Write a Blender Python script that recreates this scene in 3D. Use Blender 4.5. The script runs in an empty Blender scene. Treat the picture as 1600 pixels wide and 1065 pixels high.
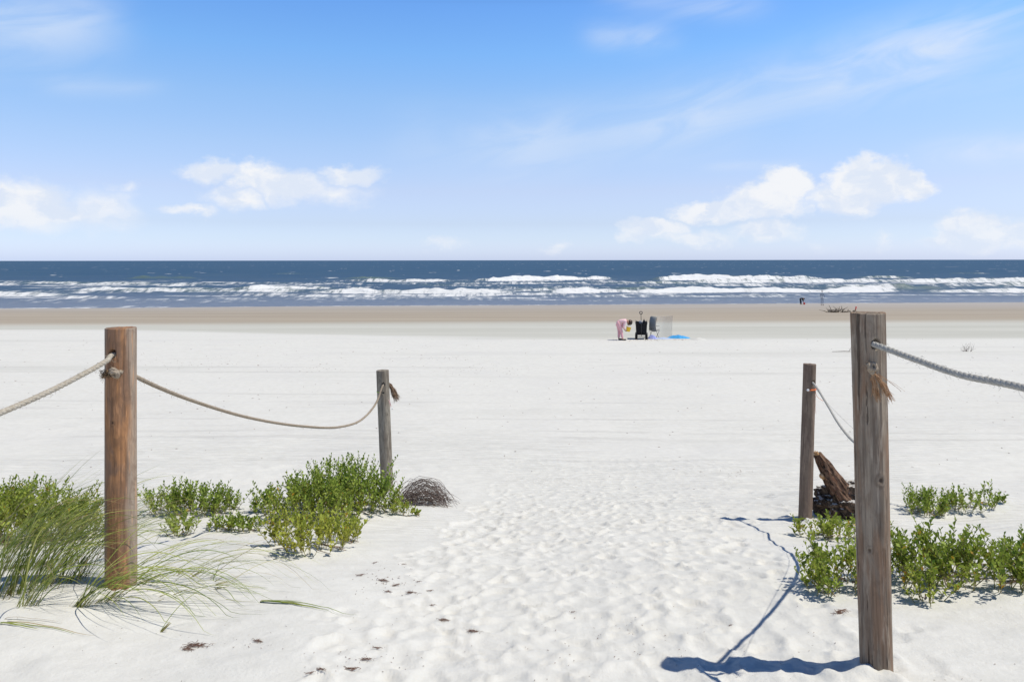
import bpy, math, random
import numpy as np
from mathutils import Vector, Matrix

sc = bpy.context.scene
col = sc.collection
R = math.radians
F = 1150.0            # focal length in pixels of a 1600 px wide picture
HOR = 406.5
CZ = 1.55             # camera height over the sand it stands on
SEA = -3.45

# ------------------------------------------------------------------ camera
cam_d = bpy.data.cameras.new('camera')
cam_d.sensor_width = 36; cam_d.lens = F / 1600 * 36
cam_d.shift_y = -126 / 1600
cam_d.clip_start = 0.05; cam_d.clip_end = 200000
cam = bpy.data.objects.new('camera', cam_d); col.objects.link(cam)
cam.location = (0, 0, CZ)
cam.rotation_euler = (R(90), R(0.07), 0)
sc.camera = cam

# ------------------------------------------------------------------ light
SUN_DIR = Vector((1.0, -0.16, 0)).normalized()      # horizontal direction towards the sun
EL = R(63)
to_sun = Vector((SUN_DIR.x * math.cos(EL), SUN_DIR.y * math.cos(EL), math.sin(EL)))
sl = bpy.data.lights.new('sun', 'SUN'); sl.energy = 4.05; sl.angle = R(0.5); sl.color = (1.0, 0.955, 0.84)
so = bpy.data.objects.new('sun', sl); col.objects.link(so)
so.rotation_euler = (-to_sun).to_track_quat('-Z', 'Y').to_euler()
so.location = (20, -5, 40)

sc.view_settings.view_transform = 'Standard'
sc.view_settings.look = 'None'
sc.view_settings.exposure = 0.0
sc.view_settings.gamma = 1


class NT:
    """small helper round a node tree"""
    def __init__(s, nt):
        s.nt = nt
    def new(s, t, **kw):
        n = s.nt.nodes.new(t)
        for k, v in kw.items():
            setattr(n, k, v)
        return n
    def put(s, sock, v):
        if isinstance(v, bpy.types.NodeSocket):
            s.nt.links.new(v, sock)
        elif v is not None:
            sock.default_value = v
    def m(s, op, a, b=None, c=None, clamp=False):
        n = s.new('ShaderNodeMath', operation=op, use_clamp=clamp)
        s.put(n.inputs[0], a); s.put(n.inputs[1], b)
        if c is not None: s.put(n.inputs[2], c)
        return n.outputs[0]
    def v(s, op, a, b=None):
        n = s.new('ShaderNodeVectorMath', operation=op)
        s.put(n.inputs[0], a)
        if b is not None: s.put(n.inputs[1], b)
        return n.outputs['Value'] if op in ('LENGTH', 'DOT_PRODUCT') else n.outputs[0]
    def xyz(s, x, y, z):
        n = s.new('ShaderNodeCombineXYZ')
        for i, q in enumerate((x, y, z)): s.put(n.inputs[i], q)
        return n.outputs[0]
    def sep(s, v):
        n = s.new('ShaderNodeSeparateXYZ'); s.put(n.inputs[0], v)
        return n.outputs
    def mix(s, f, a, b, mode='MIX'):
        n = s.new('ShaderNodeMix', data_type='RGBA', blend_type=mode)
        s.put(n.inputs[0], f)
        for i, q in ((6, a), (7, b)):
            if isinstance(q, tuple) and len(q) == 3: q = q + (1,)
            s.put(n.inputs[i], q)
        return n.outputs[2]
    def noise(s, vec, scale, detail=4, rough=0.5, dist=0.0):
        n = s.new('ShaderNodeTexNoise')
        if vec is not None: s.put(n.inputs['Vector'], vec)
        n.inputs['Scale'].default_value = scale; n.inputs['Detail'].default_value = detail
        n.inputs['Roughness'].default_value = rough; n.inputs['Distortion'].default_value = dist
        return n.outputs[0]
    def ss(s, v, lo, hi, a=0.0, b=1.0):
        n = s.new('ShaderNodeMapRange', interpolation_type='SMOOTHSTEP')
        s.put(n.inputs[0], v); s.put(n.inputs[1], lo); s.put(n.inputs[2], hi)
        n.inputs[3].default_value = a; n.inputs[4].default_value = b
        return n.outputs[0]
    def ramp(s, f, stops):
        n = s.new('ShaderNodeValToRGB'); s.put(n.inputs[0], f)
        e = n.color_ramp.elements
        while len(e) < len(stops): e.new(0.5)
        for k, (p, c) in enumerate(stops):
            e[k].position = p; e[k].color = tuple(c) + (1,) if len(c) == 3 else c
        return n.outputs[0]
    def bump(s, h, strength=1.0, dist=0.01, normal=None):
        n = s.new('ShaderNodeBump'); s.put(n.inputs['Height'], h)
        n.inputs['Strength'].default_value = strength; n.inputs['Distance'].default_value = dist
        if normal is not None: s.put(n.inputs['Normal'], normal)
        return n.outputs[0]


# ------------------------------------------------------------------ world
w = bpy.data.worlds.new('World'); sc.world = w; w.use_nodes = True
W = NT(w.node_tree); w.node_tree.nodes.clear()
sky = W.new('ShaderNodeTexSky', sky_type='NISHITA')
sky.sun_disc = False; sky.sun_elevation = EL
sky.sun_rotation = math.atan2(SUN_DIR.x, SUN_DIR.y)
sky.altitude = 0; sky.air_density = 1.0; sky.dust_density = 0.6; sky.ozone_density = 2.0
tc = W.new('ShaderNodeTexCoord')
D = W.v('NORMALIZE', tc.outputs['Generated'])
dx, dy, dz = W.sep(D)
az = W.m('MULTIPLY', W.m('ARCTAN2', dx, dy), 180 / math.pi)      # degrees, 0 = straight out to sea
el = W.m('MULTIPLY', W.m('ARCSINE', dz), 180 / math.pi)
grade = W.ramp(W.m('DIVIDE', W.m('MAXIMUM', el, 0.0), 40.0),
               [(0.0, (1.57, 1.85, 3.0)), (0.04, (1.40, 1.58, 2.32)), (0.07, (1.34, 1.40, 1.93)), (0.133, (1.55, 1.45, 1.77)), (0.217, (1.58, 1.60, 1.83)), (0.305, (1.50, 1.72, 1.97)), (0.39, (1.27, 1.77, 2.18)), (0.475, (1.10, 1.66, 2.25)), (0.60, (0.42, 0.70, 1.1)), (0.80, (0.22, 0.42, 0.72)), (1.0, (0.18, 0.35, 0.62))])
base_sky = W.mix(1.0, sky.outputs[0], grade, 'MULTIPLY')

def dirdeg(px, py):
    ax = px - 800.0
    return math.degrees(math.atan2(ax, F)), math.degrees(math.atan2(HOR - py, math.hypot(F, ax)))
P = W.xyz(az, el, 0.0)
n1 = W.new('ShaderNodeTexNoise'); W.put(n1.inputs['Vector'], W.xyz(az, W.m('MULTIPLY', el, 1.5), 3.0))
n1.inputs['Scale'].default_value = 0.42; n1.inputs['Detail'].default_value = 7; n1.inputs['Roughness'].default_value = 0.58
warp = W.v('MULTIPLY', W.v('SUBTRACT', n1.outputs['Color'], (0.5, 0.5, 0.5)), (4.4, 2.6, 0))
Pw = W.v('ADD', P, warp)
def blobs(lst, Pv):
    acc = None
    for (px, py, rx, ry, s) in lst:
        a, e = dirdeg(px, py)
        q = W.v('MULTIPLY', W.v('SUBTRACT', Pv, (a, e, 0)), (20.0 / rx, 20.0 / ry, 0))   # 20 px = 1 degree
        f = W.m('MULTIPLY', W.m('SUBTRACT', 1.0, W.v('LENGTH', q), clamp=True), s)
        acc = f if acc is None else W.m('MAXIMUM', acc, f)
    return acc
cum = blobs([  # px, py, half width px, half height px, strength
    (330, 268, 62, 26, .8), (410, 275, 80, 34, .95), (450, 290, 90, 40, .9), (550, 275, 66, 24, .85), (520, 303, 110, 34, .55),
    (370, 308, 70, 28, .7), (300, 328, 60, 14, .6), (700, 382, 55, 16, .6), (865, 384, 50, 13, .5),
    (20, 318, 110, 46, .95), (85, 330, 95, 30, .8), (160, 330, 80, 52, .55), (40, 350, 150, 24, .45), (190, 290, 40, 18, .4),
    (1230, 288, 52, 36, 1.3), (1190, 318, 80, 40, 1.3), (1120, 333, 88, 26, 1.2), (1020, 358, 70, 24, 1.2), (1195, 365, 72, 24, .8),
    (1085, 372, 130, 16, .6), (1365, 278, 66, 42, 1.5), (1420, 290, 44, 28, 1.2), (1330, 310, 80, 32, 1.2), (1280, 384, 40, 14, .45),
    (1540, 362, 76, 34, 1.2), (1600, 366, 80, 30, 1.1), (1480, 376, 56, 22, .8), (1390, 376, 26, 22, .45), (1575, 335, 22, 14, .5),
    (1900, 340, 160, 60, 1.1), (2400, 300, 300, 60, 1.), (-350, 320, 200, 60, 1.), (-900, 330, 300, 50, 1.)], Pw)
cum = W.ss(cum, 0.10, 0.62)
# cirrus
ca = W.xyz(W.m('MULTIPLY', W.m('ADD', az, W.m('MULTIPLY', el, 1.2)), 0.10), W.m('MULTIPLY', W.m('SUBTRACT', el, W.m('MULTIPLY', az, 0.28)), 0.42), 0.0)
cn = W.noise(ca, 1.0, 6, 0.55, 0.8)
def streak(p0, p1, wpx, s):
    a0, e0 = dirdeg(*p0); a1, e1 = dirdeg(*p1)
    L = math.hypot(a1 - a0, e1 - e0); ux, uy = (a1 - a0) / L, (e1 - e0) / L
    q = W.v('SUBTRACT', P, ((a0 + a1) / 2, (e0 + e1) / 2, 0))
    al = W.m('DIVIDE', W.v('DOT_PRODUCT', q, (ux, uy, 0)), L / 2)
    ac = W.m('DIVIDE', W.v('DOT_PRODUCT', q, (-uy, ux, 0)), wpx / 20)
    r2 = W.m('ADD', W.m('POWER', W.m('ABSOLUTE', al), 4.0), W.m('MULTIPLY', ac, ac))
    return W.m('MULTIPLY', W.m('EXPONENT', W.m('MULTIPLY', r2, -1.3)), s)
cir = None
for a in [((740, 228), (1140, 178), 52, .42), ((1000, 195), (1640, 20), 50, .56), ((1250, 130), (1640, 25), 22, .22), ((-150, 40), (190, 30), 50, .70), ((910, 55), (1060, 60), 22, .45),
          ((60, 130), (260, 140), 16, .28), ((1430, 245), (1700, 225), 20, .7), ((1100, 262), (1260, 258), 8, .4), ((600, 215), (900, 250), 60, .2),
          ((950, 0), (1200, 10), 22, .4), ((1250, 110), (1700, 80), 60, .25), ((2000, 100), (2600, 0), 80, .6), ((-800, 150), (-300, 60), 60, .6)]:
    f = streak(*a); cir = f if cir is None else W.m('ADD', cir, f)
cir = W.m('MULTIPLY', cir, W.ss(cn, 0.28, 0.68, 0.45, 1.5))
cloud_shade = W.ss(W.noise(W.v('ADD', Pw, (0.4, -0.5, 5.0)), 0.5, 4, 0.5), 0.35, 0.6)
CLW = W.mix(cloud_shade, (8.0, 8.8, 10.2), (9.8, 10.0, 10.4))
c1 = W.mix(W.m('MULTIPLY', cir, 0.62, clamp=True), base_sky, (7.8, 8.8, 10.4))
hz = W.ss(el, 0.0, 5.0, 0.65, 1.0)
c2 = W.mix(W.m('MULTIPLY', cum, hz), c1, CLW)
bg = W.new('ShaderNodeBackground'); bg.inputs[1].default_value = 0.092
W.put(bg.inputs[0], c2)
wo = W.new('ShaderNodeOutputWorld'); w.node_tree.links.new(bg.outputs[0], wo.inputs[0])

# ------------------------------------------------------------------ numpy noise
def _h(ix, iy, seed):
    n = (ix.astype(np.int64) * 374761393 + iy.astype(np.int64) * 668265263 + seed * 1442695041) & 0xffffffff
    n = ((n ^ (n >> 13)) * 1274126177) & 0xffffffff
    n = (n ^ (n >> 16)) & 0xffff
    return n / 65535.0
def vnoise(x, y, seed=0):
    x = np.asarray(x, float); y = np.asarray(y, float)
    ix = np.floor(x); iy = np.floor(y); fx = x - ix; fy = y - iy
    fx = fx * fx * fx * (fx * (fx * 6 - 15) + 10); fy = fy * fy * fy * (fy * (fy * 6 - 15) + 10)
    a = _h(ix, iy, seed); b = _h(ix + 1, iy, seed); c = _h(ix, iy + 1, seed); d = _h(ix + 1, iy + 1, seed)
    return (a + (b - a) * fx + (c - a) * fy + (a - b - c + d) * fx * fy) * 2 - 1
def fbm(x, y, seed=0, o=4, g=0.5):
    s = 0; a = 1; t = 0
    x = np.asarray(x, float); y = np.asarray(y, float)
    for k in range(o):
        s = s + a * vnoise(x, y, seed + k * 17); t += a; a *= g
        x, y = x * 1.93 + y * 0.4 + 5.1, y * 1.93 - x * 0.4 + 1.7
    return s / t
def sst(v, a, b):
    t = np.clip((v - a) / (b - a), 0, 1); return t * t * (3 - 2 * t)

# ------------------------------------------------------------------ the lie of the land
_ty = np.array([-60, -5, 1.5, 2.7, 4.2, 6.46, 8.4, 10.5, 16, 26, 45, 82, 130, 400, 2000, 1e6])
_tz = np.array([0.5, 0.10, 0.06, 0.0, -0.26, -0.73, -1.07, -1.19, -1.24, -1.30, -2.03, -3.45, -5.4, -14, -30, -60])
_fy = np.linspace(-8, 100, 2200); _fz = np.interp(_fy, _ty, _tz)
_k = np.exp(-np.linspace(-2.5, 2.5, 31) ** 2); _k /= _k.sum()
_fz[15:-15] = np.convolve(_fz, _k, 'valid')
def prof(y):
    y = np.asarray(y, float)
    return np.where((y > -7) & (y < 99), np.interp(y, _fy, _fz), np.interp(y, _ty, _tz))
MOUNDS = [(-2.4, 4.0, 1.3, 1.1, 0.10), (-1.55, 6.6, 0.75, 0.50, 0.13), (-3.0, 6.9, 1.1, 0.8, 0.08), (2.5, 4.1, 1.2, 0.7, 0.07),
          (4.2, 7.4, 1.2, 0.55, 0.15), (3.2, 7.5, 0.6, 0.4, 0.07), (-1.6, 4.9, 0.5, 0.3, 0.05), (2.9, 6.6, 0.6, 0.4, 0.05),
          (1.58, 2.52, 0.34, 0.16, 0.035), (-0.95, 3.3, 0.35, 0.8, 0.04), (3.2, 3.2, 0.8, 0.7, 0.06)]
_oy = np.array([1.5, 2.8, 3.6, 5.2, 6.5, 10, 16, 26]); _op = (CZ - np.array([0.02, 0.0, -0.03, -0.28, -0.50, -0.85, -1.05, -1.30])) / _oy * F
def ksc(py):
    """how much larger things grow the farther down the dune they stand"""
    d = np.arange(2, 30, 0.02); p = (CZ - prof(d)) / d * F
    dn = float(np.interp(-(py - HOR), -p, d)); do = float(np.interp(-(py - HOR), -_op, _oy))
    return dn / do
def H0(x, y):
    x = np.asarray(x, float); y = np.asarray(y, float)
    z = prof(y)
    for (mx, my, rx, ry, h) in MOUNDS:
        z = z + h * np.exp(-(((x - mx) / rx) ** 2 + ((y - my) / ry) ** 2))
    near = 1 - sst(y, 9, 20)
    z = z + near * 0.028 * fbm(x * 0.8 + 3, y * 0.9, 5, 3)
    z = z + sst(y, 8, 30) * 0.03 * fbm(x * 0.05, y * 0.25, 9, 3) * (1 - 0.5 * sst(y, 70, 80))
    z = z - 0.0035 * 0.9 * np.clip(x, -80, 80) * sst(y, 30, 82) * -1.0
    return z
GRID = {}
def h0(x, y):
    if GRID and GRID['x'][1] < x < GRID['x'][-2] and GRID['y'][1] < y < GRID['y'][-2]:
        xs, ys, Z = GRID['x'], GRID['y'], GRID['z']
        i = int(np.searchsorted(xs, x)) - 1; j = int(np.searchsorted(ys, y)) - 1
        u = (x - xs[i]) / (xs[i + 1] - xs[i]); v = (y - ys[j]) / (ys[j + 1] - ys[j])
        return float((Z[j, i] * (1 - u) + Z[j, i + 1] * u) * (1 - v) + (Z[j + 1, i] * (1 - u) + Z[j + 1, i + 1] * u) * v)
    return float(H0(np.array([x]), np.array([y]))[0])
def ray(px, py, d):
    """a point d metres out to sea from the camera, seen at this pixel of the photograph"""
    return Vector(((px - 800) / F * d, d, CZ - (py - HOR) / F * d))
def gp(px, py):
    """where the line of sight through that pixel meets the sand"""
    ds = np.concatenate([np.arange(1.2, 20, 0.01), np.arange(20, 140, 0.05)])
    x = (px - 800) / F * ds; z = CZ - (py - HOR) / F * ds
    g = H0(x, ds)
    k = int(np.argmax(z < g))
    return Vector((x[k], ds[k], h0(x[k], ds[k])))

# ------------------------------------------------------------------ mesh helpers
def mesh_np(name, V, Fc, mat=None, parent=None, smooth=True, attrs=None):
    V = np.asarray(V, np.float32)
    me = bpy.data.meshes.new(name)
    if isinstance(Fc, np.ndarray):
        nf, k = Fc.shape
        me.vertices.add(len(V)); me.vertices.foreach_set('co', V.ravel())
        me.loops.add(nf * k); me.loops.foreach_set('vertex_index', Fc.astype(np.int32).ravel())
        me.polygons.add(nf); me.polygons.foreach_set('loop_start', np.arange(0, nf * k, k, dtype=np.int32))
        me.update(calc_edges=True)
    else:
        me.from_pydata([tuple(map(float, v)) for v in V], [], Fc)
        me.update()
    if smooth:
        me.polygons.foreach_set('use_smooth', np.ones(len(me.polygons), bool))
    if attrs:
        for k, v in attrs.items():
            a = me.attributes.new(k, 'FLOAT', 'POINT'); a.data.foreach_set('value', np.asarray(v, np.float32).ravel())
    if mat: me.materials.append(mat)
    o = bpy.data.objects.new(name, me); col.objects.link(o)
    if parent: o.parent = parent
    return o

class MB:
    def __init__(s): s.v = []; s.f = []; s.a = []
    def add(s, vs, fs, a=0.0):
        b = len(s.v); s.v += [Vector(v) for v in vs]; s.f += [tuple(i + b for i in f) for f in fs]
        s.a += [a] * len(vs)
    def box(s, c, d, M=None, bev=0.0):
        x, y, z = d[0] / 2, d[1] / 2, d[2] / 2
        vs = [Vector((sx * x, sy * y, sz * z)) for sx in (-1, 1) for sy in (-1, 1) for sz in (-1, 1)]
        if M: vs = [M @ v for v in vs]
        s.add([v + Vector(c) for v in vs], [(0, 1, 3, 2), (4, 6, 7, 5), (0, 4, 5, 1), (2, 3, 7, 6), (0, 2, 6, 4), (1, 5, 7, 3)])
    def tube(s, pts, r, n=8, cap=True, a=0.0):
        pts = [Vector(p) for p in pts]
        if not isinstance(r, (list, tuple)): r = [r] * len(pts)
        ref = None; vs = []; fs = []
        for i, p in enumerate(pts):
            t = (pts[min(i + 1, len(pts) - 1)] - pts[max(i - 1, 0)])
            t = t.normalized() if t.length > 1e-9 else Vector((0, 0, 1))
            if ref is None:
                ref = t.orthogonal().normalized()
            u = (ref - t * ref.dot(t)); u = u.normalized() if u.length > 1e-6 else t.orthogonal().normalized()
            ref = u; w_ = t.cross(u)
            for k in range(n):
                q = 2 * math.pi * k / n
                vs.append(p + (u * math.cos(q) + w_ * math.sin(q)) * r[i])
        for i in range(len(pts) - 1):
            for k in range(n):
                fs.append((i * n + k, i * n + (k + 1) % n, (i + 1) * n + (k + 1) % n, (i + 1) * n + k))
        if cap:
            fs.append(tuple(range(n - 1, -1, -1))); fs.append(tuple((len(pts) - 1) * n + k for k in range(n)))
        s.add(vs, fs, a)
    def ball(s, c, r, n=12, m=8, M=None, noise=0.0, seed=0):
        if not isinstance(r, (tuple, list)): r = (r, r, r)
        rnd = random.Random(seed); vs = []; fs = []
        for i in range(m + 1):
            th = math.pi * i / m
            for k in range(n):
                ph = 2 * math.pi * k / n
                j = 1 + noise * rnd.uniform(-1, 1)
                v = Vector((math.sin(th) * math.cos(ph) * r[0], math.sin(th) * math.sin(ph) * r[1], math.cos(th) * r[2])) * j
                if M: v = M @ v
                vs.append(v + Vector(c))
        for i in range(m):
            for k in range(n):
                fs.append((i * n + k, (i + 1) * n + k, (i + 1) * n + (k + 1) % n, i * n + (k + 1) % n))
        s.add(vs, fs)
    def ribbon(s, pts, wd, side, a=0.0):
        n = len(pts); vs = []; fs = []
        for i, p in enumerate(pts):
            sd = side if isinstance(side, Vector) else side[i]
            vs += [Vector(p) - sd * wd[i] / 2, Vector(p) + sd * wd[i] / 2]
        for i in range(n - 1):
            fs.append((2 * i, 2 * i + 1, 2 * i + 3, 2 * i + 2))
        s.add(vs, fs, a)
    def build(s, name, mat, parent=None, smooth=True, bevel=0.0, attr=None):
        me = bpy.data.meshes.new(name); me.from_pydata(s.v, [], s.f); me.update()
        if smooth: me.polygons.foreach_set('use_smooth', np.ones(len(me.polygons), bool))
        if attr:
            t = me.attributes.new(attr, 'FLOAT', 'POINT'); t.data.foreach_set('value', np.array(s.a, np.float32))
        if mat: me.materials.append(mat)
        o = bpy.data.objects.new(name, me); col.objects.link(o)
        if parent: o.parent = parent
        if bevel:
            b = o.modifiers.new('bevel', 'BEVEL'); b.width = bevel; b.segments = 2
        return o

def tag(o, label=None, cat=None, group=None, kind=None):
    for k, v in (('label', label), ('category', cat), ('group', group), ('kind', kind)):
        if v: o[k] = v
    return o
def empty(name, loc, label, cat, group=None, rz=0.0):
    o = bpy.data.objects.new(name, None); col.objects.link(o)
    o.location = loc; o.rotation_euler = (0, 0, rz); o.empty_display_size = 0.1
    return tag(o, label, cat, group)

def mat(name, rough=0.8, spec=0.3):
    m = bpy.data.materials.new(name); m.use_nodes = True
    N = NT(m.node_tree); b = m.node_tree.nodes['Principled BSDF']
    b.inputs['Roughness'].default_value = rough; b.inputs['Specular IOR Level'].default_value = spec
    return m, N, b
def plain(name, c, rough=0.8, spec=0.3, var=0.15, scale=30):
    m, N, b = mat(name, rough, spec)
    t = N.new('ShaderNodeTexCoord')
    f = N.noise(t.outputs['Object'], scale, 3)
    N.put(b.inputs['Base Color'], N.mix(N.ss(f, 0.3, 0.7), tuple(q * (1 - var) for q in c), tuple(min(1, q * (1 + var)) for q in c)))
    N.put(b.inputs['Normal'], N.bump(f, 0.3, 0.003))
    return m

# ------------------------------------------------------------------ sand
def sand_material():
    m, N, b = mat('sand', 0.9, 0.15)
    g = N.new('ShaderNodeNewGeometry'); p = g.outputs['Position']
    x, y, z = N.sep(p)
    fine = N.noise(p, 420, 2, 0.6); mid = N.noise(p, 9, 4, 0.6); big = N.noise(p, 0.6, 4, 0.55)
    dry = N.mix(N.ss(mid, 0.3, 0.7), (0.645, 0.628, 0.585), (0.695, 0.677, 0.632))
    dry = N.mix(N.m('MULTIPLY', N.ss(big, 0.45, 0.7), 0.35), dry, (0.62, 0.605, 0.58))
    dry = N.mix(N.ss(fine, 0.2, 0.5, 0.22, 0.0), dry, (0.45, 0.41, 0.36))
    # sparse dark grains and shell specks
    v1 = N.new('ShaderNodeTexVoronoi'); N.put(v1.inputs['Vector'], p); v1.inputs['Scale'].default_value = 26
    sp = N.m('MULTIPLY', N.m('LESS_THAN', v1.outputs['Distance'], 0.10), N.m('GREATER_THAN', N.sep(v1.outputs['Color'])[0], 0.80))
    dry = N.mix(N.m('MULTIPLY', sp, N.ss(N.noise(p, 1.1, 2), 0.48, 0.62, 0.0, 0.55)), dry, (0.20, 0.15, 0.10))
    # firm damp bands towards the water
    st = N.xyz(N.m('MULTIPLY', x, 0.035), N.m('MULTIPLY', y, 0.35), 0.0)
    ns = N.m('SUBTRACT', N.noise(st, 1.0, 5, 0.6), 0.5)
    st2 = N.xyz(N.m('MULTIPLY', x, 0.25), N.m('MULTIPLY', y, 2.2), 0.0)
    ns2 = N.m('SUBTRACT', N.noise(st2, 1.0, 4, 0.6), 0.5)
    edge = N.m('SUBTRACT', 27.3, N.m('MULTIPLY', N.ss(x, -20.0, 3.0, -5.0, 0.6), 1.0))
    yy = N.m('ADD', y, N.m('ADD', N.m('MULTIPLY', ns, 4.5), N.m('MULTIPLY', ns2, 1.6)))
    f1 = N.ss(N.m('SUBTRACT', yy, edge), -0.5, 1.6)
    f2 = N.ss(N.m('SUBTRACT', yy, N.m('MULTIPLY', x, 0.05)), 37.0, 43.0)
    f3 = N.ss(yy, 60.0, 76.0)
    damp = N.mix(N.ss(ns, -0.2, 0.2), (0.475, 0.465, 0.41), (0.56, 0.545, 0.49))
    wet = N.mix(N.ss(ns, -0.25, 0.25), (0.355, 0.300, 0.235), (0.42, 0.36, 0.285))
    wet2 = N.mix(N.ss(ns, -0.2, 0.2), (0.38, 0.315, 0.245), (0.45, 0.40, 0.33))
    # faint grey drifts on the dry beach
    dr = N.m('MULTIPLY', N.ss(ns, 0.04, 0.20, 0.0, 0.5), N.ss(y, 7.0, 11.0))
    dry = N.mix(dr, dry, (0.53, 0.52, 0.48))
    tr = N.m('MULTIPLY', N.ss(ns2, 0.10, 0.22, 0.0, 0.35), N.ss(y, 8.0, 12.0))
    dry = N.mix(tr, dry, (0.50, 0.48, 0.46))
    # wheel tracks running along the beach
    trk = None
    for (yt, wt, st_) in ((10.0, .04, .5), (11.4, .05, .7), (11.75, .05, .6), (12.8, .05, .8), (14.4, .06, .5), (15.2, .07, .6), (18.5, .10, .7), (19.4, .10, .5)):
        q = N.m('ABSOLUTE', N.m('SUBTRACT', N.m('ADD', y, N.m('ADD', N.m('MULTIPLY', x, .02), N.m('MULTIPLY', ns, 1.1))), yt))
        q = N.m('MULTIPLY', N.ss(q, wt * .4, wt * 1.6, 1.0, 0.0), st_)
        trk = q if trk is None else N.m('MAXIMUM', trk, q)
    trk = N.m('MULTIPLY', trk, N.ss(N.noise(N.xyz(N.m('MULTIPLY', x, .3), N.m('MULTIPLY', y, .5), 7.0), 1.0, 4, .6), .42, .58))
    dry = N.mix(N.m('MULTIPLY', trk, .5), dry, (0.46, 0.445, 0.42))
    c = N.mix(f1, dry, damp); c = N.mix(f2, c, wet); c = N.mix(f3, c, wet2)
    N.put(b.inputs['Base Color'], c)
    N.put(b.inputs['Roughness'], N.ss(yy, 40.0, 78.0, 0.92, 0.45))
    # relief: grain, wind ripples, vehicle-smoothed streaks
    wv = N.new('ShaderNodeTexWave', wave_type='BANDS', bands_direction='Y')
    N.put(wv.inputs['Vector'], N.v('MULTIPLY', p, (0.35, 1.0, 0.0)))
    wv.inputs['Scale'].default_value = 3.2; wv.inputs['Distortion'].default_value = 9; wv.inputs['Detail'].default_value = 2; wv.inputs['Detail Scale'].default_value = 0.7
    rip = N.m('MULTIPLY', wv.outputs['Fac'], N.m('MULTIPLY', N.ss(y, 4.6, 7.5), N.ss(N.noise(p, 0.35, 3), 0.34, 0.55)))
    far = N.ss(y, 10.0, 20.0, 1.0, 0.12)
    n_ = N.bump(N.m('MULTIPLY', rip, far), 1.0, 0.014)
    n_ = N.bump(N.m('MULTIPLY', N.noise(p, 34, 5, 0.65), N.ss(y, 5.0, 14.0, 1.0, 0.2)), 0.5, 0.012, n_)
    n_ = N.bump(N.m('MULTIPLY', fine, N.ss(y, 3.0, 8.0, 1.0, 0.0)), 0.35, 0.002, n_)
    n_ = N.bump(N.m('MULTIPLY', ns2, N.ss(y, 7.0, 12.0)), 0.8, 0.06, n_)
    n_ = N.bump(trk, 0.6, -0.02, n_)
    N.put(b.inputs['Normal'], n_)
    return m
M_SAND = sand_material()

def footprints(X, Y):
    """relief pressed into the soft sand of the path (metres)"""
    rnd = np.random.RandomState(4)
    Z = np.zeros_like(X)
    xs = X[0]; ys = Y[:, 0]
    n = 3400
    for i in range(n):
        d = 2.0 + 8.0 * rnd.rand() ** 1.1
        c = 0.10 + 0.085 * (d - 2.5)                           # the path drifts a little to the right
        if rnd.rand() < 0.80:
            px = c + rnd.randn() * 0.62
        else:
            px = c + rnd.uniform(-2.2, 2.2)
        if px < -0.85 + 0.12 * (d - 3) + 0.1 * math.sin(d * 5): continue
        if px > 1.75 and d < 6: continue
        a = rnd.uniform(-0.5, 0.5) + (math.pi if rnd.rand() < .5 else 0)
        L = rnd.uniform(.065, .12); Wd = L * rnd.uniform(.55, .8)
        dep = rnd.uniform(.005, .0145) * (1 - 0.7 * sst(np.array(d), 6.0, 9.5))
        i0, i1 = np.searchsorted(xs, [px - 3 * L, px + 3 * L]); j0, j1 = np.searchsorted(ys, [d - 3 * L, d + 3 * L])
        if i1 <= i0 or j1 <= j0: continue
        x = X[j0:j1, i0:i1] - px; y = Y[j0:j1, i0:i1] - d
        u = (x * math.sin(a) + y * math.cos(a)) / L; v = (x * math.cos(a) - y * math.sin(a)) / Wd
        u = u + 0.30 * vnoise(x * 16, y * 16, i); v = v + 0.30 * vnoise(x * 16, y * 16, i + 7)
        r = np.sqrt(u * u + v * v)
        pit = -np.exp(-(r / 0.95) ** 6) * (1 + 0.5 * np.clip(u, -1, 1))
        rim = 0.45 * np.exp(-((r - 1.22) / 0.20) ** 2) * (1 + 0.8 * u / np.maximum(r, .2))
        Z[j0:j1, i0:i1] = Z[j0:j1, i0:i1] * (1 - 0.72 * np.exp(-(r / 1.1) ** 4)) + dep * (pit + rim)
    return Z

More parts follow.
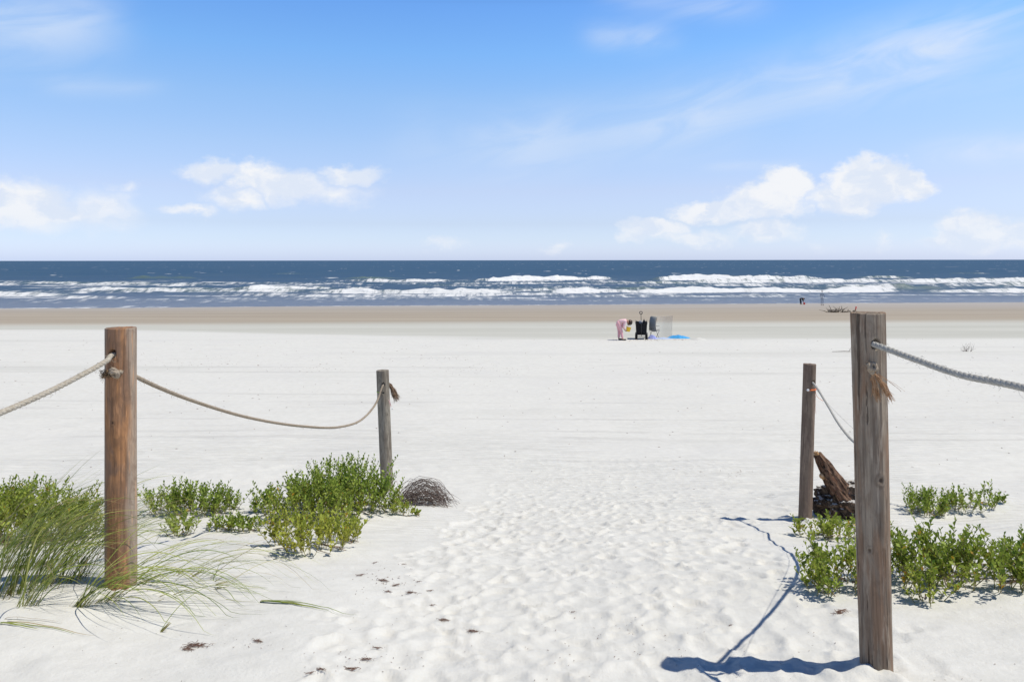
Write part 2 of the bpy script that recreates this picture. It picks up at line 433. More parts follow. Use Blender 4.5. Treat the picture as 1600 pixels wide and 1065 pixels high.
def build_ground():
    def geo(a, b, s, g):
        out = [a]
        while out[-1] < b: out.append(out[-1] + s); s *= g
        return out
    xr = np.arange(-4.6, 4.8, 0.0175)
    right = geo(xr[-1] + .02, 60, 0.025, 1.035)
    right += geo(right[-1] + 3, 30000, 5, 1.3)
    left = [-q for q in geo(-xr[0] + .02, 60, 0.025, 1.035)]
    left += [left[-1] - (q - 60) for q in geo(63, 30000, 5, 1.3)]
    xs = np.array(left[::-1] + list(xr) + right)
    ys = [-3000, -600, -150, -60, -25, -12] + list(np.arange(-8, 1.6, 0.12)) + list(np.arange(1.62, 6.0, 0.016)) + list(np.arange(6.0, 9.6, 0.021))
    ys += geo(9.62, 100, 0.024, 1.013) + [115, 140, 200, 400, 1500, 6000, 30000]
    ys = np.array(ys)
    X, Y = np.meshgrid(xs, ys)
    Z = H0(X, Y) + footprints(X, Y)
    near = (1 - sst(Y, 8, 14))
    for (bx, by, r_, hh) in ((-1.973, 3.71, .115, .028), (1.404, 2.84, .105, .026), (-1.40, 8.24, .13, .03), (2.514, 6.32, .12, .03)):
        q = np.hypot(X - bx, (Y - by)); an = np.arctan2(Y - by, X - bx)
        Z += hh * np.exp(-((q - .055) / r_) ** 2) * (0.65 + 0.9 * vnoise(np.cos(an) * 1.6 + bx, np.sin(an) * 1.6, 12)) * (q < 1)
    # soft lumpy sand with small slips
    m = fbm(X * 3.1, Y * 3.1, 31, 4, .55)
    path = np.exp(-((X - 0.1 - 0.09 * (Y - 2.5)) / 1.2) ** 2)
    Z += near * (0.004 + 0.009 * path) * m
    rid = 1 - np.abs(fbm(X * 1.1 + 0.5 * Y, Y * 2.0, 44, 4))
    Z += near * 0.030 * (rid - 0.8) * (1 - 0.80 * path)
    Z += near * (1 - path) * 0.010 * fbm(X * 4.5 + 0.3 * Y, Y * 7.0, 52, 3)
    GRID.update(x=xs, y=ys, z=Z)
    nx = len(xs); ny = len(ys)
    idx = np.arange(nx * ny).reshape(ny, nx)
    Fq = np.stack([idx[:-1, :-1], idx[:-1, 1:], idx[1:, 1:], idx[1:, :-1]], -1).reshape(-1, 4)
    o = mesh_np('sand_beach', np.stack([X, Y, Z], -1).reshape(-1, 3), Fq, M_SAND)
    tag(o, kind='structure')
    return o
build_ground()

# ------------------------------------------------------------------ sea
def sea_material():
    m, N, b = mat('sea_water', 0.3, 0.5)
    g = N.new('ShaderNodeNewGeometry'); p = g.outputs['Position']
    x, y, z = N.sep(p)
    fo = N.new('ShaderNodeAttribute', attribute_name='foam').outputs['Fac']
    gr = N.new('ShaderNodeAttribute', attribute_name='green').outputs['Fac']
    s1 = N.xyz(N.m('MULTIPLY', x, 0.5), N.m('MULTIPLY', y, 1.2), 0.0)
    fn = N.noise(s1, 1.4, 6, 0.65)
    fn2 = N.noise(N.xyz(N.m('MULTIPLY', x, 0.80), N.m('MULTIPLY', y, 0.16), 4.0), 1.0, 6, 0.75)
    f = N.ss(N.m('ADD', fo, N.m('ADD', N.m('MULTIPLY', N.m('SUBTRACT', fn, 0.5), 0.8), N.m('MULTIPLY', N.m('SUBTRACT', fn2, 0.5), 2.0))), 0.32, 0.80)
    # far white caps
    sc_ = N.xyz(N.m('MULTIPLY', x, 0.10), N.m('MULTIPLY', y, 0.045), 2.0)
    capn = N.noise(sc_, 1.0, 3, 0.7)
    cap = N.m('MULTIPLY', N.ss(capn, 0.66, 0.70), N.m('MULTIPLY', N.ss(y, 150.0, 260.0), N.ss(y, 1500.0, 4000.0, 1.0, 0.0)))
    f = N.m('MAXIMUM', f, cap)
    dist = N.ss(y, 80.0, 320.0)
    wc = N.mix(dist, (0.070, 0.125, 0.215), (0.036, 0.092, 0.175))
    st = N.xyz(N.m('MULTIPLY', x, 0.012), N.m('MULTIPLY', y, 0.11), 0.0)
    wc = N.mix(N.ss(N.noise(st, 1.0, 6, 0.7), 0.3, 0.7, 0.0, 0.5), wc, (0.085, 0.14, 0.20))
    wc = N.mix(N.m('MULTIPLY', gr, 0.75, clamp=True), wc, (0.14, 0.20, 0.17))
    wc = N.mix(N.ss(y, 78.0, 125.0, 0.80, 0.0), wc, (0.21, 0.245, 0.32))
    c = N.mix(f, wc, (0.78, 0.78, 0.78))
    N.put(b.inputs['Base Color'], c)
    N.put(b.inputs['Roughness'], N.m('ADD', 0.30, N.m('MULTIPLY', f, 0.55)))
    b.inputs['Specular IOR Level'].default_value = 0.0
    ch = N.noise(N.xyz(N.m('MULTIPLY', x, 0.55), y, 0.0), 0.9, 6, 0.65)
    n_ = N.bump(ch, 1.0, 0.5)
    n_ = N.bump(fn, 0.6, 0.3, n_)
    N.put(b.inputs['Normal'], n_)
    gl = N.new('ShaderNodeBsdfAnisotropic'); gl.inputs['Roughness'].default_value = 0.28; N.put(gl.inputs['Normal'], n_)
    mx = N.new('ShaderNodeMixShader'); N.put(mx.inputs[0], N.m('MULTIPLY', N.m('SUBTRACT', 1.0, f), N.ss(y, 80.0, 130.0, 0.22, 0.07)))
    N.nt.links.new(b.outputs[0], mx.inputs[1]); N.nt.links.new(gl.outputs[0], mx.inputs[2]); N.nt.links.new(mx.outputs[0], N.nt.nodes['Material Output'].inputs[0])
    return m

def sea_d(py): return (CZ - SEA) * F / (py - HOR)
# breakers: from x to x (photo px), row left, row right, crest height, foam apron towards the shore, strength
BREAK = [
    (40, 240, 441.5, 443, .45, 6, .8), (120, 390, 452, 451, .5, 6, .85), (-400, 60, 446, 441, .4, 6, .7), (380, 520, 451, 450, .75, 8, 1.0), (235, 330, 447, 447, .4, 5, .6),
    (-300, 110, 460, 461, .5, 5, .9), (95, 200, 465, 465.5, .4, 5, .85), (490, 800, 456, 459, .7, 8, 1.1), (320, 500, 459, 462, .4, 5, .6),
    (555, 700, 438.5, 440, .95, 16, 1.2), (690, 760, 441, 440, .4, 8, .6), (745, 955, 438.5, 436.5, 1.15, 18, 1.3), (640, 800, 447, 449, .4, 6, .5),
    (1025, 1280, 437.5, 436.5, 1.2, 16, 1.15), (950, 1100, 443, 444, .5, 10, .65), (1080, 1600, 442.5, 441.5, .9, 16, 1.0), (1340, 1420, 434.5, 434.5, .5, 6, .7),
    (1400, 1900, 440, 437, .7, 12, .9), (1560, 2000, 447, 446, .6, 8, .8), (800, 885, 454, 455, .7, 5, 1.0), (860, 1395, 457.5, 455, .75, 8.5, 1.25),
    (1290, 1400, 453.5, 453, .8, 5, 1.1), (1440, 2300, 457.5, 454, .6, 8, 1.05), (800, 1200, 463.5, 463, .2, 3, .6), (320, 800, 467, 466, .2, 3, .55),
    (0, 420, 471, 471.5, .15, 2, .45), (900, 1400, 469.5, 468.5, .15, 2, .4), (120, 260, 478, 479.5, .12, 2.2, .8), (-400, 240, 481.5, 481.3, .08, 1.6, .8),
    (-200, 330, 444, 444.5, .35, 8, .75), (180, 470, 455.5, 455, .45, 5, .8), (-200, 260, 456, 456, .35, 4, .6), (20, 300, 469, 469, .25, 3, .55), (430, 640, 463, 463.5, .3, 4, .7),
    (560, 1000, 443.5, 442.5, .35, 8, .55), (240, 560, 442.5, 443, .25, 8, .5), (700, 1010, 450, 450, .3, 5, .5), (1000, 1600, 447.5, 446.5, .4, 8, .65), (1100, 1600, 452.5, 451, .3, 4, .4), (560, 900, 461, 461, .3, 4, .7),
    (1485, 1545, 428.2, 428, .9, 10, .8), (430, 470, 427.5, 427.5, .5, 6, .5), (205, 305, 434.5, 434.5, .95, 0, .0), (1390, 1470, 453.5, 453.5, .85, 0, .12),
    (540, 620, 434.5, 434.5, .5, 5, .3), (960, 1030, 452, 452, .5, 4, .5), (1180, 1240, 463, 462.5, .2, 2, .7)]
def build_sea():
    ys = list(np.arange(66, 225, 0.55)); s = 0.6
    while ys[-1] < 60000: ys.append(ys[-1] + s); s *= 1.06
    xs = list(np.arange(-190, 191, 0.6)); s = 1.0
    while xs[-1] < 60000: xs.append(xs[-1] + s); s *= 1.22
    xs = [-q for q in xs[::-1] if q > 190.5] + xs
    X, Y = np.meshgrid(np.array(xs), np.array(ys))
    Z = np.full_like(X, SEA); FO = np.zeros_like(X); GR = np.zeros_like(X)
    shal = sst(Y, 80, 120)
    for k, (wl, a, ang) in enumerate([(26, .10, .05), (17, .08, -.12), (9, .06, .2), (5, .035, -.3)]):
        ph = fbm(X / 60, Y / 60, 70 + k, 2) * 4
        Z += a * shal * np.sin((Y * math.cos(ang) + X * math.sin(ang)) * 2 * math.pi / wl + ph) * (0.6 + 0.5 * vnoise(X / 35, Y / 25, 90 + k)) * (Y < 400)
    for k, (x0, x1, y0, y1, A, ap, S) in enumerate(BREAK):
        d0, d1 = sea_d(y0), sea_d(y1)
        X0, X1 = (x0 - 800) / F * d0, (x1 - 800) / F * d1
        t = (X - X0) / (X1 - X0)
        yc = d0 + (d1 - d0) * np.clip(t, -.3, 1.3) + 0.9 * fbm(X / 7, X * 0 + k, 200 + k, 3) * (0.25 + A)
        L = abs(X1 - X0); e = np.minimum(0.3, 4.0 / L)
        env = sst(t, -e, e) * (1 - sst(t, 1 - e, 1 + e))
        env = env * np.clip(0.85 + 0.45 * fbm(X / 5, X * 0 + 3.3 * k, 300 + k, 3), 0, 1.3)
        q = Y - yc
        prof_ = np.where(q < 0, np.exp(-(q / 1.0) ** 2), np.exp(-(q / 3.2) ** 2))
        lump = 1 + 0.55 * fbm(X / 1.9, Y / 1.4, 500 + k, 3)
        Z = Z + A * 0.9 * env * prof_ * lump
        if ap > 0:
            lace = np.clip(1 + q / ap, 0, 1)
            fo = np.where(q < 0, np.where(q > -2.2, 1.0, 0.72 * lace ** 0.7), np.exp(-(q / 0.9) ** 2))
            fo = fo * (q > -ap)
            FO = np.maximum(FO, env * S * fo * 0.85)
        GR = np.maximum(GR, env * np.exp(-((q + 0.2) / 1.6) ** 2) * (1.0 if A > .4 else .3))
    # thin wash line where the sea meets the sand
    gz = H0(X, Y)
    wl = np.exp(-((Z - gz) / 0.022) ** 2) * (Y < 100)
    FO = np.maximum(FO, wl * (0.35 + 0.5 * sst(fbm(X / 14, Y / 3, 888, 3), -.2, .4)))
    # scattered foam streaks inside the surf
    surf = sst(Y, 84, 95) * (1 - sst(Y, 170, 215))
    FO = np.maximum(FO, surf * 0.62 * sst(fbm(X / 22, Y / 3.5, 777, 5), -.15, .5))
    nx, ny = len(xs), len(ys)
    idx = np.arange(nx * ny).reshape(ny, nx)
    Fq = np.stack([idx[:-1, :-1], idx[:-1, 1:], idx[1:, 1:], idx[1:, :-1]], -1).reshape(-1, 4)
    o = mesh_np('sea_water', np.stack([X, Y, Z], -1).reshape(-1, 3), Fq, sea_material(), attrs={'foam': FO, 'green': GR})
    tag(o, kind='structure')
build_sea()

# ------------------------------------------------------------------ materials of the things
def wood(name, c1, c2, c3, seed=0.0, crack=1.0, grey=None, gx=0.5, grain=1.0):
    """weathered round timber; object space, z along the post"""
    m, N, b = mat(name, 0.85, 0.2)
    t = N.new('ShaderNodeTexCoord'); p = N.v('ADD', t.outputs['Object'], (seed, seed * .7, seed * 1.3))
    x, y, z = N.sep(t.outputs['Object'])
    s1 = N.v('MULTIPLY', p, (1, 1, 0.07)); s2 = N.v('MULTIPLY', p, (1, 1, 0.025))
    a = N.noise(s1, 26, 5, 0.6, 0.5); c = N.noise(s2, 120, 4, 0.6); big = N.noise(N.v('MULTIPLY', p, (1, 1, .22)), 11, 4, 0.55, 0.8)
    base = N.mix(N.ss(a, 0.35, 0.65), c1, c2)
    base = N.mix(N.ss(big, 0.42, 0.62), base, c3)
    if grey:
        gn = N.m('ADD', x, N.m('MULTIPLY', N.m('SUBTRACT', N.noise(N.v('MULTIPLY', p, (1, 1, .15)), 14, 4), 0.5), 0.045))
        base = N.mix(N.ss(gn, gx, gx + 0.022, 0.0, 0.75), base, grey)
        base = N.mix(N.ss(gn, -0.034, -0.054, 0.0, 0.7), base, tuple(q * .72 for q in grey))
    fib = N.ss(c, 0.30, 0.52, 0.62, 1.0)
    base = N.mix(1.0, base, N.xyz(fib, fib, fib), 'MULTIPLY')
    ck = N.ss(N.noise(N.v('MULTIPLY', p, (1, 1, 0.05)), 52, 4, 0.6, 0.5), 0.61, 0.65)
    bl = N.ss(N.noise(N.v('MULTIPLY', p, (1, 1, .4)), 24, 5, 0.65, 1.0), 0.42, 0.66, 0.0, 0.45)
    base = N.mix(bl, base, tuple(q * .55 for q in c3))
    pale = N.ss(N.noise(N.v('MULTIPLY', p, (1, 1, .10)), 60, 4, 0.6), 0.55, 0.68, 0.0, 0.45)
    base = N.mix(pale, base, tuple(min(1, q * 1.35 + .04) for q in c2))
    base = N.mix(N.m('MULTIPLY', ck, 0.75 * crack), base, (0.045, 0.032, 0.024))
    at = N.new('ShaderNodeAttribute', attribute_name='knot').outputs['Fac']
    base = N.mix(N.m('MULTIPLY', at, 0.9, clamp=True), base, (0.035, 0.020, 0.012))
    N.put(b.inputs['Base Color'], base)
    n_ = N.bump(c, 0.6 * grain, 0.003); n_ = N.bump(a, 0.5, 0.006, n_)
    n_ = N.bump(ck, 0.9 * crack, -0.006, n_)
    N.put(b.inputs['Normal'], n_)
    return m
M_W1 = wood('weathered_orange_pine', (0.31, 0.165, 0.088), (0.46, 0.225, 0.100), (0.26, 0.155, 0.10), 1.3, .35, grey=(0.40, 0.33, 0.26), gx=0.048)
M_W2 = wood('weathered_grey_pine', (0.20, 0.160, 0.125), (0.36, 0.295, 0.225), (0.27, 0.175, 0.115), 5.1, .9)
M_W3 = wood('grey_green_pine', (0.25, 0.225, 0.185), (0.36, 0.315, 0.25), (0.22, 0.185, 0.145), 9.7, .8)
M_W4 = wood('brown_pine', (0.165, 0.125, 0.095), (0.27, 0.20, 0.15), (0.21, 0.15, 0.115), 14.2, .4)

def post(name, base, top, r0, r1, m, label, group, holes=(), knots=(), seed=1, na=120, nz=240, sink=0.25, rough=1.0):
    base = Vector(base); top = Vector(top); ax = top - base; Hh = ax.length; ax.normalize()
    X = Vector((1, 0, 0)); X = (X - ax * X.dot(ax)).normalized(); Yv = ax.cross(X)
    zs = np.concatenate([np.linspace(-sink, Hh - 0.006, nz), [Hh - 0.003, Hh, Hh, Hh, Hh]])
    an = np.linspace(0, 2 * math.pi, na, endpoint=False)
    A, Z = np.meshgrid(an, zs)
    t = np.clip(Z / Hh, 0, 1); Rr = r0 + (r1 - r0) * t
    cxn, cyn = np.cos(A), np.sin(A)
    Rr = Rr * (1 + 0.035 * rough * fbm(cxn * 1.3 + seed, cyn * 1.3 + Z * 1.5, seed, 3))
    Rr = Rr + 0.0016 * rough * fbm(A / (2 * math.pi) * 60, Z * 3.0, seed + 5, 3) * np.minimum(1, 1)
    K = np.zeros_like(A)
    for (ka, kz, kr) in knots:
        dA = (A - R(ka) + math.pi) % (2 * math.pi) - math.pi
        r = np.hypot(dA * Rr, (Z - kz) * 0.85) / kr
        Rr = Rr + kr * 0.16 * np.exp(-((r - 1.0) / .5) ** 2) - kr * 0.28 * np.exp(-(r / .6) ** 2)
        K = np.maximum(K, np.exp(-(r / .62) ** 4) * 0.8 + 0.3 * np.exp(-((r - 1.3) / .25) ** 2))
    for (ka, kz, kr) in holes:
        dA = (A - R(ka) + math.pi) % (2 * math.pi) - math.pi
        r = np.hypot(dA * Rr, (Z - kz)) / kr
        f = 1 - sst(r, 0.80, 1.06)
        Rr = Rr * (1 - f * 0.80); K = np.maximum(K, f)  # shade inside the hole painted dark through the knot mask
    n = len(zs)
    Rr[n - 4] *= 0.97; Rr[n - 3] *= 0.93; Rr[n - 2] *= 0.5; Rr[n - 1] *= 0.02
    tp = 0.004 * fbm(cxn * 3, cyn * 3, seed + 9, 2)
    Zz = Z.copy(); Zz[n - 4:] += tp[n - 4:] * 0.6
    L = np.stack([Rr * cxn, Rr * cyn, Zz], -1).reshape(-1, 3)
    Mx = np.array([list(X), list(Yv), list(ax)]).T
    idx = np.arange(n * na).reshape(n, na); nxt = np.roll(idx, -1, 1)
    Fq = np.stack([idx[:-1], nxt[:-1], nxt[1:], idx[1:]], -1).reshape(-1, 4)
    o = mesh_np(name, L, Fq, m, attrs={'knot': K})
    o.matrix_world = Matrix.Translation(base) @ Matrix(Mx.tolist()).to_4x4()
    tag(o, label, 'post', group)
    return o

def rope_mat(name, c, c2, rough=0.9):
    m, N, b = mat(name, rough, 0.1)
    t = N.new('ShaderNodeTexCoord'); f = N.noise(t.outputs['Object'], 60, 5, 0.7); g = N.noise(t.outputs['Object'], 350, 3, 0.6)
    cc = N.mix(N.ss(f, 0.3, 0.7), c, c2)
    k = N.ss(g, 0.25, 0.6, 0.7, 1.0)
    N.put(b.inputs['Base Color'], N.mix(1.0, cc, N.xyz(k, k, k), 'MULTIPLY'))
    N.put(b.inputs['Normal'], N.bump(g, 0.8, 0.0025))
    return m
M_R1 = rope_mat('pale_rope', (0.40, 0.345, 0.27), (0.54, 0.49, 0.41))
M_R2 = rope_mat('tan_rope', (0.31, 0.245, 0.18), (0.44, 0.365, 0.285))
M_R3 = rope_mat('grey_rope', (0.40, 0.385, 0.35), (0.52, 0.50, 0.46))
M_R4 = rope_mat('rust_fibre', (0.38, 0.20, 0.10), (0.55, 0.36, 0.22))
M_R5 = rope_mat('brown_fibre', (0.20, 0.13, 0.09), (0.38, 0.26, 0.17))
M_R6 = rope_mat('dark_tar_fibre', (0.15, 0.10, 0.065), (0.36, 0.24, 0.14))

def spline(pts, n):
    """centripetal Catmull-Rom: no bulges where long and short spans meet"""
    P_ = [np.array(p, float) for p in pts]
    P_ = [2 * P_[0] - P_[1]] + P_ + [2 * P_[-1] - P_[-2]]
    T = [0.0]
    for a, b in zip(P_, P_[1:]): T.append(T[-1] + max(1e-4, float(np.linalg.norm(b - a))) ** 0.5)
    out = []; seg = len(P_) - 3; Ls = [float(np.linalg.norm(P_[k + 2] - P_[k + 1])) for k in range(seg)]; tot = sum(Ls)
    for s in range(seg):
        t0, t1, t2, t3 = T[s:s + 4]; a, b, c, d = P_[s:s + 4]
        m = max(2, int(round(n * Ls[s] / tot)))
        for i in range(m + (1 if s == seg - 1 else 0)):
            t = t1 + (t2 - t1) * i / m
            A1 = (t1 - t) / (t1 - t0) * a + (t - t0) / (t1 - t0) * b; A2 = (t2 - t) / (t2 - t1) * b + (t - t1) / (t2 - t1) * c; A3 = (t3 - t) / (t3 - t2) * c + (t - t2) / (t3 - t2) * d
            B1 = (t2 - t) / (t2 - t0) * A1 + (t - t0) / (t2 - t0) * A2; B2 = (t3 - t) / (t3 - t1) * A2 + (t - t1) / (t3 - t1) * A3
            out.append(Vector((t2 - t) / (t2 - t1) * B1 + (t - t1) / (t2 - t1) * B2))
    return out
def rope_mesh(mb, pts, r, pitch=0.075, strands=3, n=7, step=0.006, fuzz=0, seed=0):
    L = sum((Vector(pts[i + 1]) - Vector(pts[i])).length for i in range(len(pts) - 1))
    c = spline(pts, max(8, int(L / step)))
    ref = Vector((0, 0, 1)); acc = [0.0]
    for i in range(1, len(c)): acc.append(acc[-1] + (c[i] - c[i - 1]).length)
    fr = []
    for i in range(len(c)):
        t = (c[min(i + 1, len(c) - 1)] - c[max(i - 1, 0)]).normalized()
        u = (ref - t * ref.dot(t)).normalized() if abs(ref.dot(t)) < .999 else t.orthogonal().normalized()
        ref = u; fr.append((t, u, t.cross(u)))
    for s in range(strands):
        line = []
        for i, q in enumerate(c):
            a = 2 * math.pi * (acc[i] / pitch + s / strands)
            line.append(q + (fr[i][1] * math.cos(a) + fr[i][2] * math.sin(a)) * r * 0.34)
        mb.tube(line, r * 0.70, n)
    rnd = random.Random(seed)
    for k in range(fuzz):
        i = rnd.randrange(2, len(c) - 3); a = rnd.uniform(0, 6.28)
        o = fr[i][1] * math.cos(a) + fr[i][2] * math.sin(a)
        p0 = c[i] + o * r * 0.9; l = rnd.uniform(.006, .018)
        p1 = p0 + o * l * .6 + fr[i][0] * rnd.uniform(-l, l); p2 = p1 + o * l * .2 + fr[i][0] * rnd.uniform(-l, l) + Vector((0, 0, -l * .4))
        mb.tube([p0, p1, p2], 0.0004, 3, False)
def tassel(mb, p, d, L, spread, n, r=0.0012, seed=0, droop=0.3):
    rnd = random.Random(seed); d = Vector(d).normalized()
    u = d.orthogonal().normalized(); v = d.cross(u)
    for i in range(n):
        a = rnd.uniform(0, 6.28); q = rnd.uniform(0, 1) ** .5 * spread
        o = (u * math.cos(a) + v * math.sin(a)) * q; l = L * rnd.uniform(.6, 1.05)
        pts = [Vector(p) + o * 0.25 * t * 0 + (d * l + o * l) * t + Vector((0, 0, -droop * L * t * t)) + o * 0.06 * math.sin(t * 9 + i) for t in (0, .3, .6, 1)]
        mb.tube(pts, [r * 1.3, r * 1.1, r, r * .5], 4, False)

# ------------------------------------------------------------------ posts
G_POST = 'timber posts along the beach path'
b1 = gp(188.5, 914); d1 = b1.y
t1 = ray(188.5, 511, d1)
H1 = (t1 - b1).length
def zat(px, py, d, b): return ray(px, py, d).z - b.z
post('path_post', b1, t1, 22.6 / F * d1, 22.3 / F * d1, M_W1, 'smooth orange-brown round timber post standing in beach grass at left', G_POST,
     holes=[(-95, zat(188, 549, d1, b1), 0.0205)], knots=[(-75, zat(0, 560, d1, b1), .007), (-92, zat(0, 655, d1, b1), .009), (-86, zat(0, 910, d1, b1) + .012, .012)], seed=3, rough=.6)
b2 = gp(1368.5, 1044); d2 = b2.y
t2 = ray(1355.5, 489, d2)
post('path_post', b2, t2, 23.4 / F * d2, 25.2 / F * d2, M_W2, 'thick weathered grey timber post nearest the viewer at right', G_POST,
     holes=[(-92, zat(0, 535.5, d2, b2), 0.0165)], knots=[(-84, zat(0, 744, d2, b2), .016), (-128, zat(0, 852, d2, b2), .010)], seed=8, rough=1.1)
b3 = gp(604.5, 768); d3 = b3.y
t3 = ray(597.5, 578, d3)
post('path_post', b3, t3, 9.6 / F * d3, 9.6 / F * d3, M_W3, 'thin leaning grey-green timber post behind the big green bush', G_POST,
     holes=[(-80, zat(0, 599, d3, b3), 0.017), (-82, zat(0, 612, d3, b3), 0.009)], knots=[(-50, zat(0, 645, d3, b3), .01)], seed=13, na=90, nz=160)
b4 = gp(1257.5, 811); d4 = b4.y
t4 = ray(1265, 569, d4)
post('path_post', b4, t4, 10.2 / F * d4, 9.4 / F * d4, M_W4, 'slim brown timber post beside the driftwood stump', G_POST,
     holes=[(-72, zat(0, 597, d4, b4), 0.016)], seed=21, na=90, nz=160, rough=.7)
# the two next posts of the same rows, beside the camera
b5 = Vector((-1.92, -0.4, h0(-1.92, -0.4))); b6 = Vector((1.46, -0.7, h0(1.46, -0.7)))
post('path_post', b5, b5 + Vector((0.01, 0, 1.24)), 0.066, 0.064, M_W1, 'orange-brown timber post holding the near end of the left rope', G_POST, seed=31, na=60, nz=60)
post('path_post', b6, b6 + Vector((0.0, 0.01, 1.28)), 0.062, 0.060, M_W2, 'grey timber post holding the near end of the right rope', G_POST, seed=35, na=60, nz=60)

# ------------------------------------------------------------------ ropes
G_ROPE = 'barrier ropes strung between the posts'
# rope 1: left post towards the camera, out of frame
e = empty('barrier_rope', ray(182, 551, d1 - .03), 'pale thick rope running from the orange-brown post out of view at the left', 'rope', G_ROPE)
def loc(o, pts): return [Vector(p) - o.location for p in pts]
p0 = ray(185, 550, d1 - .028)
pts = [p0 + Vector((.006, .035, .0)), p0 + Vector((.0, .0, -.004)), p0 + Vector((-.012, -.045, -.010)), ray(166, 563, d1 - .18), ray(90, 604, (d1 + 2.7) / 2 + .02), ray(0, 644, d1 * .79), Vector((-1.90, 1.6, .93)), Vector((-1.91, .6, .96)), Vector((-1.92, -.38, 1.12))]
mb = MB(); rope_mesh(mb, loc(e, pts), 0.0125, .075, fuzz=500, seed=1); mb.build('rope', M_R1, e)
mb = MB(); tassel(mb, p0 + Vector((.0, -.03, -.012)) - e.location, (.2, -.3, -1), .03, .4, 14, .0007, 3); mb.build('frayed_fibre', M_R1, e)
# rope 2: left post to back left post
kp = ray(179, 581, d1 - .085)
e = empty('barrier_rope', kp, 'tan sagging rope slung between the orange-brown post and the leaning grey-green post', 'rope', G_ROPE)
pend = ray(598.5, 601, d3 - .060)
def lerp(a, b, t): return a + (b - a) * t
pts = [b1 + Vector((.02, .0, zat(0, 578, d1, b1))), ray(213, 588, d1 + .03), ray(300, 625, lerp(d1, d3, .20)), ray(390, 652, lerp(d1, d3, .40)), ray(470, 665, lerp(d1, d3, .60)), ray(530, 666.5, lerp(d1, d3, .76)),
       ray(566, 654, lerp(d1, d3, .88)), ray(588, 628, lerp(d1, d3, .96)), ray(596, 606, d3 - .085), pend, pend + Vector((.006, .05, .004))]
mb = MB(); rope_mesh(mb, loc(e, pts), 0.0110, .065, fuzz=260, seed=2); mb.build('rope', M_R2, e)
mb = MB()
rope_mesh(mb, [(.02, .04, -.002), (.014, .0, .002), (.004, -.018, .018), (-.012, -.012, .012), (-.010, .008, -.014), (.012, .002, -.02), (.018, -.014, .0), (.0, -.022, .006), (-.02, -.01, -.004)], .011, .06, step=.004, fuzz=60)
mb.build('knot', M_R2, e)
mb = MB(); tassel(mb, (-.014, -.012, -.002), (-1, -.25, -.12), .048, .42, 70, .0014, 5, .1); mb.build('frayed_end', M_R6, e)
mb = MB(); tassel(mb, ray(606, 596, d3 + .03) - kp, (.55, .1, -.75), .185, .26, 120, .0021, 6, .35)
mb.build('frayed_end', M_R5, e)
# rope 3: right post towards the camera
e = empty('barrier_rope', ray(1362, 536, d2 - .05), 'pale grey rope running from the thick grey post towards the viewer at right', 'rope', G_ROPE)
p0 = ray(1363, 537, d2 - .055)
pts = [p0 + Vector((-.004, .04, .002)), p0 + Vector((.0, .01, -.001)), ray(1374, 541.5, d2 - .085), ray(1430, 562, d2 - .25), ray(1500, 586, d2 - .46), ray(1600, 607, d2 - .70), Vector((1.41, 1.3, 1.15)), Vector((1.43, .4, 1.14)), Vector((1.45, -.68, 1.22))]
mb = MB(); rope_mesh(mb, loc(e, pts), 0.0115, .06, fuzz=420, seed=4); mb.build('rope', M_R3, e)
# rope 4: back right post to right post
kp = ray(1360, 574, d2 - .075)
e = empty('barrier_rope', kp, 'thin grey sagging rope from the slim brown post to the thick grey post', 'rope', G_ROPE)
pend = ray(1269.5, 598, d4 - .048)
pts = [pend + Vector((-.004, .05, .003)), pend, ray(1276, 606, d4 - .15), ray(1292, 632, lerp(d4, d2, .13)), ray(1312, 665, lerp(d4, d2, .30)), ray(1336, 692, lerp(d4, d2, .48)), ray(1358, 694, lerp(d4, d2, .66)), ray(1368, 655, lerp(d4, d2, .84)), ray(1362, 600, d2 + .06), b2 + Vector((-.01, .0, zat(0, 574, d2, b2)))]
mb = MB(); rope_mesh(mb, loc(e, pts), 0.0088, .055, fuzz=160, seed=5); mb.build('rope', M_R3, e)
mb = MB()
rope_mesh(mb, [(.0, .045, 0), (.0, .0, .008), (-.012, -.014, .010), (-.006, -.022, -.006), (.012, -.016, -.004), (.008, -.010, .014), (-.008, -.012, .012), (-.008, -.012, -.010), (.004, -.014, -.022)], .0085, .05, step=.004, fuzz=50)
mb.build('knot', M_R2, e)
mb = MB(); tassel(mb, (.006, -.014, -.018), (.62, -.1, -.75), .105, .16, 46, .0012, 8, .25); tassel(mb, (.0, -.012, -.02), (.22, -.02, -1), .10, .16, 40, .0013, 9, .1)
tassel(mb, (.02, -.012, -.024), (.9, 0, -.50), .12, .05, 3, .0007, 10, .1)
mb.build('frayed_end', M_R4, e)
# small ties on the back posts
M_OR = plain('orange_twine', (0.75, 0.18, 0.05), .6); M_YG = plain('lime_twine', (0.45, 0.6, 0.1), .6); M_PK = plain('pink_ribbon', (0.80, 0.50, 0.46), .6); M_WT = plain('white_tag', (.8, .8, .8), .5)
def ring(mb, c, ax, r, t, a0, a1, n=14, tilt=0.0):
    mb.tube([Vector(c) + Vector((math.cos(a) * r, math.sin(a) * r, tilt * math.cos(a))) for a in [lerp(a0, a1, i / n) for i in range(n + 1)]], t, 6)
zt = ray(0, 608, d4).z
axp = b4.lerp(t4, (zt - b4.z) / (t4.z - b4.z))
e = empty('twine_tie', axp, 'bright orange twine tied round the slim brown post below its rope hole', 'twine')
R4 = 9.7 / F * d4; mb = MB(); ring(mb, (0, 0, .0), None, R4 + .003, .0065, R(-118), R(60)); mb.build('wrap', M_OR, e)
mb = MB(); mb.ball((-.55 * R4, -.9 * R4 - .006, .0), (.013, .010, .010), 10, 8); mb.build('tag', M_WT, e)
